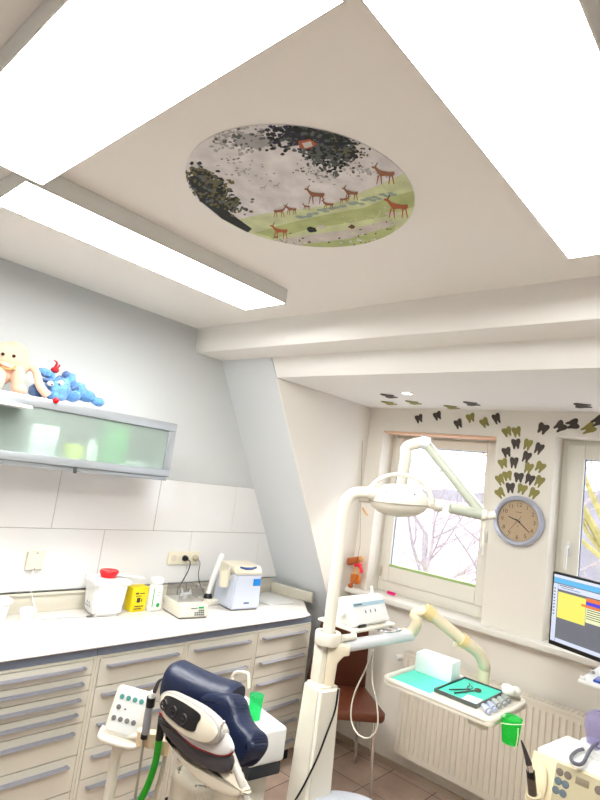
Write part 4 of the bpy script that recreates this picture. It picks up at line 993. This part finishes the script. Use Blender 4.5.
# wad of gauze
b = B(); 
for q in ((0, 0, 0), (.02, .012, .002), (-.012, .02, .0), (.012, -.015, .004)): b.ellR((2.045+q[0]*1.2, 2.385+q[1]*1.6, zt+.036+q[2]*2), (.025, .020, .017), (q[0]*9, q[1]*9, 1))
tag(obj('gauze_wad', b, mat('gauze', (.93, .93, .90), .9, bump=.8)), 'crumpled white gauze on the nozzles at the right rear corner of the tray', 'gauze')
# green cup in a wire holder at tray end
pc = on(0, 2.135, 511, 728); cx_, cy_ = 2.135, pc.y; zc_ = .913
t = thing('green_cup', 'green see-through cup hanging in a wire ring off the tray corner', 'cup', (cx_, cy_, zc_))
b = B().lathe([(0, 0), (.028, 0), (.0365, .084), (.038, .086), (.0365, .087), (.035, .084), (.0265, .003), (0, .003)], TR(cx_, cy_, zc_), 28); obj('cup_wall', b, M_gcup, t)
t3 = thing('cup_ring', 'white wire ring holder around the green cup at the tray corner', 'holder', (cx_-.02, cy_, zc_+.07))
b = B(); b.tube([V((cx_+.0405*math.cos(a), cy_+.0405*math.sin(a), zc_+.068+.012*math.sin(a+2))) for a in [2*PI*k/28 for k in range(28)]], .0018, closed=True, smooth=0, n=8)
b.tube([(cx_+.0405*math.cos(-.6), cy_+.0405*math.sin(-.6), zc_+.068), (cx_+.034, cy_-.024, zc_+.03), (cx_+.026, cy_-.022, zc_-.003), (cx_, cy_, zc_-.004)], .0018)
b.tube([(cx_-.040, cy_, zc_+.068), (cx_-.048, cy_, zc_+.082), (TX1-.01, cy_, TZ-.032)], .0018)
obj('wire', b, M_unit, t3)

# ================================================================== SPITTOON UNIT
MSp = TR(1.525, 1.668, 0, R(-11))        # local origin = far right corner
t = thing('spittoon_unit', 'white water unit block on a grey base behind the navy headrest', 'dental unit', (1.33, 1.57, 0))
b = B(); b.box((-.36, -.155, .735), (0, 0, .852), MSp, bev=.012, seg=3); obj('top_block', b, M_white, t)
b = B(); b.box((-.35, -.145, .690), (-.008, -.008, .734), MSp, bev=.004); obj('grey_band', b, mat('dark_slate_plastic', (.19, .20, .22), .45), t)
b = B(); b.box((-.32, -.13, .02), (-.06, -.02, .689), MSp, bev=.006); obj('cabinet', b, M_unit, t)
b = B(); b.box((-.34, -.15, 0), (-.04, -.01, .02), MSp, bev=.004); obj('foot', b, M_greykey, t)
b = B()
for k in range(3): b.tube([MSp @ V((-.10+k*.022, -.137, .66)), MSp @ V((-.105+k*.022, -.139, .60)), MSp @ V((-.10+k*.022, -.137, .55))], .0035)
obj('hoses', b, M_ink, t)
pf = lambda x, y: on(1, 1.60, x, y)
b = B(); b.tube([pf(232, 722), pf(232, 683), pf(233.5, 674.5), pf(238, 672), pf(245, 672.5), pf(248.5, 675), pf(249, 688)], .0062, n=10, smooth=4); obj('faucet', b, M_unit, t)
pcup = on(1, 1.60, 254.5, 713)
t = thing('mint_cup', 'mint green see-through cup standing on the white water unit', 'cup', (pcup.x, pcup.y, .8525))
b = B().lathe([(0, 0), (.0225, 0), (.0265, .082), (.0278, .084), (.0262, .085), (.0255, .082), (.0205, .003), (0, .003)], TR(pcup.x, pcup.y, .8525), 28); obj('cup_wall', b, M_gcup2, t)

# ================================================================== KEYPAD STAND
PK = at(130, 712, 1.75)
t = thing('keypad_stand', 'ivory keypad on a pole with a hose rack at the left of the dental chair', 'keypad', (PK.x-.035, PK.y+.02, 0))
# panel tilted up towards the photographer
nrm = V((.78, -.42, .46)).normalized(); up_ = V((.02, .18, .98)); 
xr = (at(139, 693, 1.75)-at(117, 687, 1.75)).normalized()
yu = (at(124, 690, 1.77)-at(112, 728, 1.73)); 
zn = xr.cross(yu).normalized()
if zn.dot(CAM-PK) < 0: zn = -zn
MK = fr(at(127.5, 713.5, 1.75), xr, y=yu)
if (MK.to_3x3() @ V((0, 0, 1))).dot(CAM-PK) < 0: MK = MK @ Matrix.Rotation(PI, 4, 'Y')
wK, hK = .052, .072
b = B(); b.prism(rrect(-wK-.004, wK+.004, -hK, hK, .014), .024, MK @ TR(0, 0, -.024), bev=.004); obj('keypad_body', b, M_unit, t)
b = B(); b.prism(rrect(-wK+.006, wK-.006, -hK+.016, hK-.008, .004), .002, MK @ TR(0, 0, .0)); obj('keypad_face', b, M_panel, t)
def keys(rows, m, name):
    for (kx, ky) in rows: obj(name, B().lathe([(0, .002), (.0078, .002), (.0072, .0042), (0, .0045)], MK @ TR(kx, ky, 0), 18), m, t)
keys([(-.033+.0215*k, .042) for k in range(4)], M_teal, 'key'); keys([(-.033, .012)]+[(-.037+.0215*k, -.020) for k in range(4)], M_greykey, 'key')
b = B(); b.box((-.014, .008, .002), (-.008, .012, .003), MK); obj('indicator', b, M_ink, t, smooth=False)
b = B(); hb_ = [MK @ V(p) for p in ((-.056, -.052, -.008), (-.060, -.070, -.002), (-.052, -.082, .004), (0, -.085, .006), (.052, -.082, .004), (.060, -.070, -.002), (.056, -.052, -.008))]
b.tube(hb_, .0095, n=12, smooth=5); b.box((-.058, -.08, -.012), (.058, -.062, .0), MK, bev=.004); obj('grab_handle', b, M_unit, t)
KB = MK @ V((-.005, -.085, -.02)); XPk, YPk = KB.x, KB.y
b = B(); b.tube([KB+V((0, 0, .03)), V((XPk-.012, YPk+.01, KB.z-.05)), V((XPk-.012, YPk+.01, .30)), V((XPk-.012, YPk+.01, .04))], .0165, n=16, smooth=3); obj('pole', b, M_unit, t)
b = B(); b.lathe([(0, 0), (.15, 0), (.15, .02), (.05, .04), (0, .042)], TR(XPk-.012, YPk+.01, 0), 32); obj('foot', b, M_unit, t)
b = B(); H1, H2, H3 = at(142, 737, 1.72), at(152, 739, 1.72), at(165.5, 746, 1.72)
b.tube([KB+V((0, 0, .01)), H1+V((-.01, 0, 0)), H3], .008, smooth=0); obj('rack_bar', b, M_unit, t)
for hh in (H1, H2, H3):
    obj('holder', B().lathe([(0, -.022), (.016, -.022), (.018, .020), (.012, .024), (0, .024)], TR(*hh), 20), M_hold, t)
# handpiece in the first holder
t = thing('scaler_handpiece', 'grey handpiece with black angled tip in the left holder of the rack', 'handpiece', tuple(at(147, 738, 1.70)))
a = lambda x, y, d=1.69: at(x, y, d)
b = B().tube([a(145.5, 733), a(148, 715), a(151, 700)], lambda u: .0125-.001*u, n=14); obj('grip', b, mat('grey_plastic', (.60, .61, .64), .4), t)
b = B().tube([a(150.2, 706), a(151.3, 697)], .0135, smooth=0, n=14); b.tube([a(143.8, 738), a(145.2, 731)], .011, smooth=0); obj('black_collar', b, M_black, t)
b = B().tube([a(151, 699), a(154, 692)], .010, smooth=0, n=14); obj('white_collar', b, M_white, t)
b = B().tube([a(154, 693), a(158, 683), a(160.5, 680), a(163, 678.5)], lambda u: .0055*(1-u)+.0018, n=10); obj('tip', b, M_char, t)
b = B().tube([a(144, 738), a(141, 760), a(137, 785), a(133, 815), a(131, 860, 1.72), a(133, 920, 1.8)], .0042); obj('hose', b, mat('grey_hose', (.62, .60, .54), .5), t)
t = thing('suction_hose', 'bright green suction hose with black end hanging from the rack', 'hose', tuple(at(159, 735, 1.69)))
b = B().tube([a(159.5, 737), a(155.5, 762), a(148, 785), a(138, 808), a(128, 850, 1.72), a(125, 920, 1.8)], .0105, n=14); obj('hose', b, M_green, t)
b = B().tube([a(162, 716), a(161, 726), a(159.3, 739)], lambda u: .011+.001*u, n=14); obj('black_end', b, M_black, t)
t = thing('thin_hose', 'thin beige hose hanging from the right holder of the rack', 'hose', tuple(at(166, 750, 1.71)))
b = B().tube([a(166, 752, 1.71), a(161, 775, 1.71), a(155, 800, 1.71), a(150, 860, 1.72), a(150, 920, 1.8)], .0065, n=12); obj('hose', b, mat('beige_hose', (.74, .71, .64), .5), t)

# ================================================================== DENTAL CHAIR
t = thing('dental_chair', 'dental chair seen from behind with navy headrest and beige shell back', 'dental chair', (1.78, 1.35, 0))
# back shell lies in a plane tilted back; outlines are laid out on it
n0 = V((0, -1, .18)).normalized(); O0 = V((1.78, 1.0, 1.05))
def onS(x, y, off=0.0):
    d = ray(x, y); o = O0+n0*off; k = (o-CAM).dot(n0)/d.dot(n0); return CAM+d*k
MSh = fr(O0, (1, 0, 0), y=V((0, .18, 1)))
MShi = MSh.inverted()
def shell(pix, dep, back, name, m, bev=.006, seg=3, curve=.0):
    """rounded slab on the tilted back plane: outline given where it shows, real thickness dep behind it"""
    pts = [(MShi @ onS(p[0], p[1], back+dep)) for p in pix]; pts = catmull([V((p.x, p.y, 0)) for p in pts], 4, True)
    b = B(); b.prism([(p.x, p.y) for p in pts], dep, MSh @ TR(0, 0, back), bev=bev, seg=seg)
    return obj(name, b, m, t)
z = (MSh.to_3x3() @ V((0, 0, 1)))
SG = -1 if z.dot(n0) < 0 else 1
# lower beige shell
def layer(pix, front, dep, name, m, bev=.003): return shell(pix, dep, front-dep, name, m, bev=bev, seg=2)
layer([(164, 733), (187, 757), (213, 770), (228, 771), (232, 767), (238, 780), (244, 792), (237, 799), (223, 796), (200, 784), (182, 766), (171, 750)], -.012, .03, 'lower_shell', M_shell, .010)
layer([(158.5, 718), (187, 740), (213, 753.5), (228, 753.5), (231.5, 763), (227, 772.5), (213, 772), (187, 758), (168, 739), (160, 727)], -.004, .014, 'charcoal_band', M_char, .005)
layer([(158, 712), (175, 730), (191, 746), (213, 755), (224, 756.5), (230.5, 754.5), (231.5, 748), (222, 734), (190, 730)], -.001, .008, 'red_trim', M_red, .002)
layer([(159, 709), (166, 700), (195, 712), (222, 730), (231, 746), (229, 753.5), (221, 755.5), (211, 753.5), (191, 744.5), (174, 729)], .004, .014, 'middle_shell', mat('pale_grey_shell', (.84, .82, .81), .3, coat=.3), .005)
layer([(158.5, 697), (166.5, 690.5), (181, 696), (200, 706), (214, 718), (221, 729), (220.5, 738), (212, 745.5), (199, 744.5), (184, 737), (168, 725), (159.5, 712)], .014, .030, 'rear_grip', mat('taupe_rim', (.68, .66, .63), .35, coat=.2), .008)
layer([(160.5, 699), (166.5, 693.5), (180, 698.5), (198, 709), (210, 719), (216, 729), (215.5, 737), (208, 742.5), (197, 741), (183, 734.5), (169, 723.5), (161, 712)], .018, .006, 'grip_face', M_shell, .002)
layer([(163, 700), (167.5, 695.5), (181, 701.5), (197, 712), (200, 717.5), (196.5, 724), (193.5, 731.5), (185, 729.5), (174, 722), (164, 712)], .021, .004, 'control_recess', mat('recess_black', (.09, .08, .09), .35), .001)
b = B()
for q in ((170, 704.5), (179.5, 711.5), (189.5, 719)):
    p = onS(*q); b.lathe([(.009, .002), (.0125, .004), (.0145, .001)], MSh @ TR((MShi @ p).x, (MShi @ p).y, .0195), 20); b.box((-.007, -.0015, .001), (.007, .0015, .004), MSh @ TR((MShi @ p).x, (MShi @ p).y, .021))
obj('control_knobs', b, mat('knob_dark', (.13, .12, .13), .3), t)
# side rail tube
b = B(); b.tube([onS(226, 742, -.03), onS(231, 754, -.025), onS(240, 778, -.02), onS(247, 800, -.03), onS(262, 840, -.06)], .0095, n=12); obj('side_rail', b, mat('rail_grey', (.70, .68, .64), .35), t)
# seat / support housing behind
# base body rising at lower left of the shell (pivot housing)
b = B(); b.prism(rrect(-.075, .075, -.09, .09, .04), .40, TR(1.69, 1.15, .52), bev=.02, seg=3)
obj('pivot_housing', b, M_shell, t)
# headrest: rounded navy roll with wings
def cushion(name, lo, hi, M, bev, m=M_navy, puff=.0):
    b = B(); b.box(lo, hi, M, bev=bev, seg=5); return obj(name, b, m, t)
def loft(b, rings):
    vr = [[b.bm.verts.new(p) for p in r] for r in rings]; n = len(vr[0])
    for i in range(len(vr)-1):
        for k in range(n): f = b.bm.faces.new((vr[i][k], vr[i][(k+1) % n], vr[i+1][(k+1) % n], vr[i+1][k])); f.material_index = b.mi
    b.bm.faces.new(vr[0][::-1]); b.bm.faces.new(vr[-1])
def sup(a, ry, rz, e=.62):
    c, s = math.cos(a), math.sin(a); return (ry*math.copysign(abs(c)**e, c), rz*math.copysign(abs(s)**e, s))
HL = on(1, 1.10, 172, 679); HR = on(1, 1.17, 235, 706)
rings = []; N = 21; hx = (HR-HL).normalized(); hy = V((0, 0, 1)).cross(hx).normalized(); hz = hx.cross(hy)
for i in range(N):
    u = i/(N-1); k = (1-abs(2*u-1)**9)**.5*.12+.88
    ring = []
    for j in range(28):
        dy, dz = sup(2*PI*j/28, .060*k, .058*k, .72); ring.append(HL.lerp(HR, u)+hy*dy+hz*(dz-.008*math.sin(PI*u)))
    rings.append(ring)
b = B(); loft(b, rings); obj('headrest', b, M_navy, t)
shell([(170, 690), (200, 692), (222, 694), (231, 702), (234, 716), (240, 726), (249, 736), (251, 747), (246, 759), (236, 768), (222, 762), (205, 745), (180, 720)], .075, -.150, 'backrest', M_navy, bev=.018, seg=4)
b = B(); b.box((1.66, 1.24, .46), (2.08, 1.66, .56), bev=.04, seg=4); obj('seat', b, M_navy, t)
b = B(); b.box((1.70, 1.28, .28), (2.03, 1.62, .459), bev=.03, seg=3); obj('seat_shell', b, M_shell, t)
b = B(); b.box((1.72, 1.30, 0), (2.0, 1.60, .06), bev=.015); b.box((1.78, 1.36, .06), (1.94, 1.54, .28), bev=.02); obj('floor_base', b, M_shell, t)
b = B(); b.tube([onS(219, 728, .0), onS(224, 722, .02)], .003, smooth=0); b.ell(onS(224, 722, .02), (.004, .004, .004)); obj('release_pin', b, M_chrome, t)

# pale rounded armrest edge at the very bottom of the frame
pa = at(352, 797, 2.0)
b = B(); b.prism([(.10*math.cos(2*PI*k/28)*1.25, .075*math.sin(2*PI*k/28)) for k in range(28)], .045, TR(pa.x, pa.y-.03, pa.z-.05, R(43)), bev=.014, seg=3)
obj('round_cover', b, mat('pale_grey_cover', (.76, .78, .82), .4), UNIT, label='pale grey rounded cover at the foot of the column')

# ================================================================== RIGHT HAND CART
X0, Y0, ZK = 2.272, 2.028, 1.0
t = thing('instrument_cart', 'cream instrument cart with a khaki key panel at the lower right edge', 'cart', (X0+.25, Y0+.10, 0))
b = B(); b.prism([(0, 0), (.60, 0), (.60, .21), (.03, .21)], .03, TR(X0+.008, Y0, ZK-.03), bev=.008, seg=3); obj('top_plate', b, M_white, t)
# sloping front
b = B(); b.prism([(-.012, ZK-.006), (-.085, ZK-.20), (-.09, ZK-.30), (.19, ZK-.30), (.19, ZK-.031), (.005, ZK-.031)], .60, TR(X0, Y0, 0) @ MYZ, bev=.006)
obj('front_housing', b, M_creamcart, t)
b = B(); b.box((.03, .0, .05), (.58, .18, ZK-.301), TR(X0, Y0, 0), bev=.01); obj('cabinet', b, M_creamcart, t)
b = B()
for xx in (.06, .55):
    for yy in (.03, .15): b.cyl((X0+xx-.01, Y0+yy, .025), (X0+xx+.01, Y0+yy, .025), .0245)
obj('castors', b, M_char, t)
# front plane frame
pf0 = V((X0, Y0-.012, ZK-.006)); dn_ = V((0, -.073, -.194)).normalized(); MF = fr(pf0, (1, 0, 0), y=-dn_)
if (MF.to_3x3() @ V((0, 0, 1))).y > 0: MF = MF @ Matrix.Rotation(0, 4, 'X')
kp = lambda x, y: (MF.inverted() @ (lambda d: CAM+d*((pf0-CAM).dot(MF.to_3x3() @ V((0, 0, 1)))/d.dot(MF.to_3x3() @ V((0, 0, 1)))))(ray(x, y)))
pl = [kp(557, 762), kp(549, 795)]
xL, yT, yB_ = pl[0].x, pl[0].y, kp(551, 797).y
b = B(); b.prism(rrect(xL, .59, yB_-.02, yT, .006), .002, MF @ TR(0, 0, .0005)); obj('key_panel', b, M_beigepanel, t)
KM = [M_bluekey, mat('brown_key', (.42, .38, .34), .5)]
def ckey(q, m, rr_=.011):
    k = kp(*q); obj('key', B().lathe([(0, .0025), (rr_, .0025), (rr_-.001, .0045), (0, .005)], MF @ TR(k.x, k.y, 0), 20), KM[m], t)
for q in ((560, 772), (568, 775.5)): ckey(q, 1)
for q in ((558.3, 781), (565.5, 784.5), (556, 790), (563, 793.5)): ckey(q, 0)
ckey((599, 790.5), 1, .012)
k = kp(541, 778); b = B().prism([(k.x+.022*math.cos(2*PI*i/28), k.y-.02+.060*math.sin(2*PI*i/28)) for i in range(28)], .010, MF, bev=.004); obj('rest_boss', b, M_creamcart, t)
k = kp(582.5, 782.5); b = B().box((k.x-.019, k.y-.010, .0025), (k.x+.019, k.y+.010, .0035), MF, bev=.0005); obj('display', b, mat('display_brown', (.50, .46, .38), .3), t)
# black instrument leaning in its holder at the left of the cart
ci = lambda x, y, d=1.66: at(x, y, d)
b = B().tube([at(534, 808, 1.66), at(533.6, 794, 1.66)], .022, smooth=0); obj('instrument_holder', b, M_creamcart, t)
t = thing('black_handpiece', 'black tapered handpiece standing in a holder left of the key panel', 'handpiece', tuple(ci(532, 800)))
b = B().tube([ci(533, 812), ci(532.5, 795), ci(531, 777)], lambda u: .0135-.001*u, n=16); obj('grip', b, mat('dark_brown_grip', (.33, .29, .25), .35), t)
b = B().tube([ci(531.3, 778), ci(530.5, 771)], .0125, smooth=0, n=16); obj('black_collar', b, M_black, t)
b = B().tube([ci(530.5, 771.5), ci(529, 764)], lambda u: .010-.0015*u, smooth=0, n=16); obj('silver_collar', b, M_chrome, t)
b = B().tube([ci(529, 764), ci(525, 751), ci(521.3, 740.5)], lambda u: .0075*(1-u)+.002, n=12); obj('tip', b, M_char, t)
# purple vessel with cuff hose on top of the cart
pv = on(2, ZK, 597, 752)
t = thing('purple_vessel', 'purple see-through suction vessel on the cart top at the right edge', 'vessel', (pv.x+.01, pv.y, ZK))
Mv = TR(pv.x+.022, pv.y-.025, ZK+.001) @ Matrix.Diagonal((1.05, 1.05, .74, 1))
b = B().lathe([(0, 0), (.050, 0), (.062, .035), (.062, .040), (0, .040)], Mv, 32); obj('white_base', b, M_white, t)
b = B().lathe([(.028, .041), (.048, .048), (.056, .10), (.054, .15), (.040, .175), (.022, .178), (.022, .172), (.038, .170), (.051, .148), (.053, .10), (.045, .051), (.028, .045)], Mv, 10); obj('vessel_wall', b, M_purple, t)
b = B().tube([on(2, ZK+.012, 600, 747)+V((.03, 0, .05)), on(2, ZK+.012, 592, 757)+V((0, 0, .03)), on(2, ZK+.012, 583, 763), on(2, ZK+.012, 574, 763), on(2, ZK+.012, 571, 757), on(2, ZK+.012, 577, 751), on(2, ZK+.012, 584, 749)], .0055, n=12)
tag(obj('grey_hose', b, mat('dark_grey_hose', (.38, .38, .42), .4)), 'curled grey hose in front of the purple vessel on the cart', 'hose')

# ================================================================== MONITOR ON A FLOOR STAND, SHELF
TL = at(553, 571, 2.55); 
dx_ = V((.94, -.335, 0)).normalized(); HM = .322; WM = .555
BLp = on(2, TL.z-HM, 551.5, 642)
MMn = fr(TL, dx_, y=(0, 0, 1))           # x right, y up, z towards the viewer side
if (MMn.to_3x3() @ V((0, 0, 1))).dot(CAM-TL) < 0: print('monitor frame flipped')
t = thing('monitor', 'black flat monitor showing a yellow note window in front of the right window', 'monitor', tuple(MMn @ V((WM/2, -HM-.14, 0))))
b = B(); b.box((0, -HM, -.030), (WM, 0, 0), MMn, bev=.004); obj('monitor_case', b, M_black, t)
def scr(name, c, rects, e=.9, zz=.0012):
    b = B()
    for (x0_, y0_, x1_, y1_) in rects: b.box((x0_, -y1_, zz), (x1_, -y0_, zz+.0004), MMn)
    obj(name, b, mat('screen_'+name, c, .3, emit=e*.22), t, smooth=False)
bz = .010
sw, sh = WM-2*bz, HM-bz-.018
scr('screen', (.38, .39, .43), [(bz, bz, WM-bz, HM-.018)], .55, .0006)
scr('title_bar', (.32, .60, .78), [(bz, bz+.014, WM-bz, bz+.036)], .8)
scr('toolbars', (.72, .75, .84), [(bz, bz, WM-bz, bz+.013), (bz+.024, bz+.040, WM-bz, bz+.062), (bz, bz+.040, bz+.022, HM-.020), (bz+.024, HM-.036, WM-bz, HM-.020)], .7)
scr('note_window', (.80, .77, .36), [(bz+.026, .083, .172, .196)], .75, .0018)
scr('list_window', (.78, .80, .66), [(.174, .120, WM-.06, .180)], .7, .0018)
scr('orange_rows', (.80, .40, .22), [(.174, .078, WM-.06, .093), (.152, .108, WM-.06, .118)], .7, .0022)
scr('blue_row', (.25, .22, .75), [(.174, .094, WM-.06, .107)], .7, .0022)
b = B()
for k in range(9): b.box((bz+.005, -.075-k*.014, .0018), (bz+.012, -.070-k*.014, .0022), MMn)
for k in range(5): b.box((.178, -.128-k*.009, .0024), (.27-.01*(k % 3), -.125-k*.009, .0027), MMn)
b.box((bz+.030, -.056, .0018), (.11, -.053, .0022), MMn); b.box((.05, -.064, .0018), (.14, -.062, .0022), MMn)
obj('screen_text', b, M_ink, t, smooth=False)
b = B(); q = MMn @ V((WM/2+.02, -HM/2, -.06))
b.box((WM*.8-.05, -HM/2-.05, -.055), (WM*.8+.05, -HM/2+.05, -.030), MMn, bev=.004)
b.tube([MMn @ V((WM*.8, -HM/2, -.05)), V(((MMn @ V((WM*.8, 0, -.05))).x, (MMn @ V((WM*.8, 0, -.05))).y, 1.095))], .016, smooth=0); obj('stand_neck', b, M_char, t)
ZD = 1.075
cD = MMn @ V((WM*.8, 0, -.05))
b = B(); b.lathe([(0, .001), (.10, .001), (.10, .010), (.03, .020), (0, .021)], TR(cD.x, cD.y, ZD), 28); obj('stand_foot', b, M_char, t)
cK = on(2, ZD, 578, 679)
t = thing('side_desk', 'white shelf on a slim floor stand, its corner showing under the monitor', 'shelf', (cK.x+.3, cK.y+.15, 0))
b = B(); b.box((cK.x, cK.y, ZD-.014), (cK.x+.62, cK.y+.34, ZD), bev=.003); obj('shelf_top', b, M_white, t)
b = B(); b.box((cK.x+.36, cK.y+.12, .03), (cK.x+.41, cK.y+.20, ZD-.015), bev=.005); obj('post', b, M_alu, t)
b = B(); b.box((cK.x+.12, cK.y+.0, 0), (cK.x+.60, cK.y+.32, .03), bev=.005); obj('foot', b, M_alu, t)
b = B()
for (qx, qy) in ((.012, .02), (.012, .18)): b.lathe([(0, 0), (.010, 0), (.010, .010), (0, .012)], TR(cK.x+qx, cK.y+qy, ZD), 14)
obj('pegs', b, M_white, t)
b = B(); b.box((cK.x+.050, cK.y+.030, ZD+.001), (cK.x+.30, cK.y+.115, ZD+.010), bev=.002)
tag(obj('blue_folder', b, mat('blue_folder', (.16, .26, .66), .4)), 'blue folder lying on the white shelf under the monitor', 'folder')

# ================================================================== OUTSIDE THE WINDOWS
struct('ground_outside', B().box((-40, 6, -6.2), (30, 60, -6.0)), mat('pale_winter_ground', (.66, .67, .72), .9, noise_amt=.12, noise_scale=.4), smooth=False)
hb_ = B(); rn_ = random.Random(4)
hp = [(-60+i*2.2, 2.2+1.2*math.sin(i*.35)+rn_.uniform(-.5, .5)) for i in range(42)]
hb_.prism([(-60, -6), (32, -6)]+hp[::-1], 6, TR(0, 46, 0) @ MXZ)
struct('hillside_outside', hb_, mat('hazy_wooded_hill', (.60, .585, .60), .95, col2=(.50, .485, .49), noise_scale=.5), smooth=False)
M_bark = mat('pale_bark', (.62, .58, .57), .9, noise_amt=.2, noise_scale=6); M_moss = mat('mossy_bark', (.60, .56, .34), .9, noise_amt=.35, noise_scale=8)
def tree(label, x, y, z0, h, m, seed, spread=.6, levels=5, r0=.16, lean=(0, 0)):
    rn = random.Random(seed)
    t = thing('bare_tree', label, 'tree', (x, y, z0)); tb = B(); bb_ = B()
    def grow(p, d, ln, r, lv):
        n = 4; pts = [p]; q = p.copy(); dd = d.copy()
        for i in range(n):
            dd = (dd + V((rn.uniform(-1, 1), rn.uniform(-1, 1), rn.uniform(-.4, .7)))*.16).normalized(); q = q+dd*ln/n; pts.append(q.copy())
        (tb if lv == levels else bb_).tube(pts, lambda u: r*(1-.45*u), n=6 if lv > 2 else 4, smooth=2 if lv > 2 else 0)
        if lv <= 0: return
        for k in range(4 if lv > 1 else 3):
            i = rn.randint(1 if lv < levels else 2, n); a = rn.uniform(0, 2*PI)
            side = V((math.cos(a), math.sin(a), rn.uniform(-.1, .5)))
            grow(pts[i], (dd*(.55)+side*spread).normalized(), ln*rn.uniform(.5, .72), r*(1-.45*i/n)*.6, lv-1)
    grow(V((x, y, z0)), V((lean[0], lean[1], 1)).normalized(), h*.5, r0, levels)
    obj('trunk', tb, m, t); obj('branches', bb_, m, t, smooth=False)
tree('bare winter tree filling the left window view', -2.6, 12.5, -6, 13.0, M_bark, 5, .75, 5, .17)
tree('bare winter tree farther off behind the left window', -6.0, 17.0, -6, 13, M_bark, 11, .75, 5, .18)
tree('mossy yellowish bare tree close outside the right window', 1.35, 8.6, -6, 12.5, M_moss, 23, .55, 5, .20)
hs = thing('neighbour_house', 'pale house with a reddish tiled roof beyond the left window', 'house', (-9.5, 25, -6))
b = B(); b.box((-14, 22, -6), (-5, 29, -1.6)); obj('wall', b, mat('pale_render', (.90, .88, .88), .9), hs, smooth=False)
b = B(); b.prism([(21.4, -1.75), (29.6, -1.75), (25.5, 1.6)], 9.6, TR(-14.3, 0, 0) @ MYZ); obj('roof', b, mat('faded_roof_tiles', (.78, .68, .68), .8, noise_amt=.15, noise_scale=3), hs, smooth=False)
for k in range(3):
    b = B(); b.box((-13+k*2.9, 21.9, -4.3), (-11.8+k*2.9, 21.99, -2.8)); obj('window', b, mat('far_window', (.45, .50, .58), .2), hs, smooth=False)
M_white.node_tree.nodes['Principled BSDF'].inputs['Roughness'].default_value = .35

# ================================================================== LIGHT
w = bpy.data.worlds.new('sky'); S.world = w; w.use_nodes = True; nt = w.node_tree
bg = nt.nodes['Background']; bg.inputs['Color'].default_value = (.93, .95, 1.0, 1); bg.inputs['Strength'].default_value = SKY
sd = bpy.data.lights.new('sun', 'SUN'); sd.energy = .8; sd.angle = R(8); sd.color = (1, .93, .85)
so = bpy.data.objects.new('sun', sd); COL.objects.link(so); so.rotation_euler = (R(52), 0, R(150))
S.view_settings.view_transform = 'Standard'; S.view_settings.look = 'None'; S.view_settings.gamma = 1.0; S.view_settings.use_curve_mapping = False
S.view_settings.exposure = EXPO
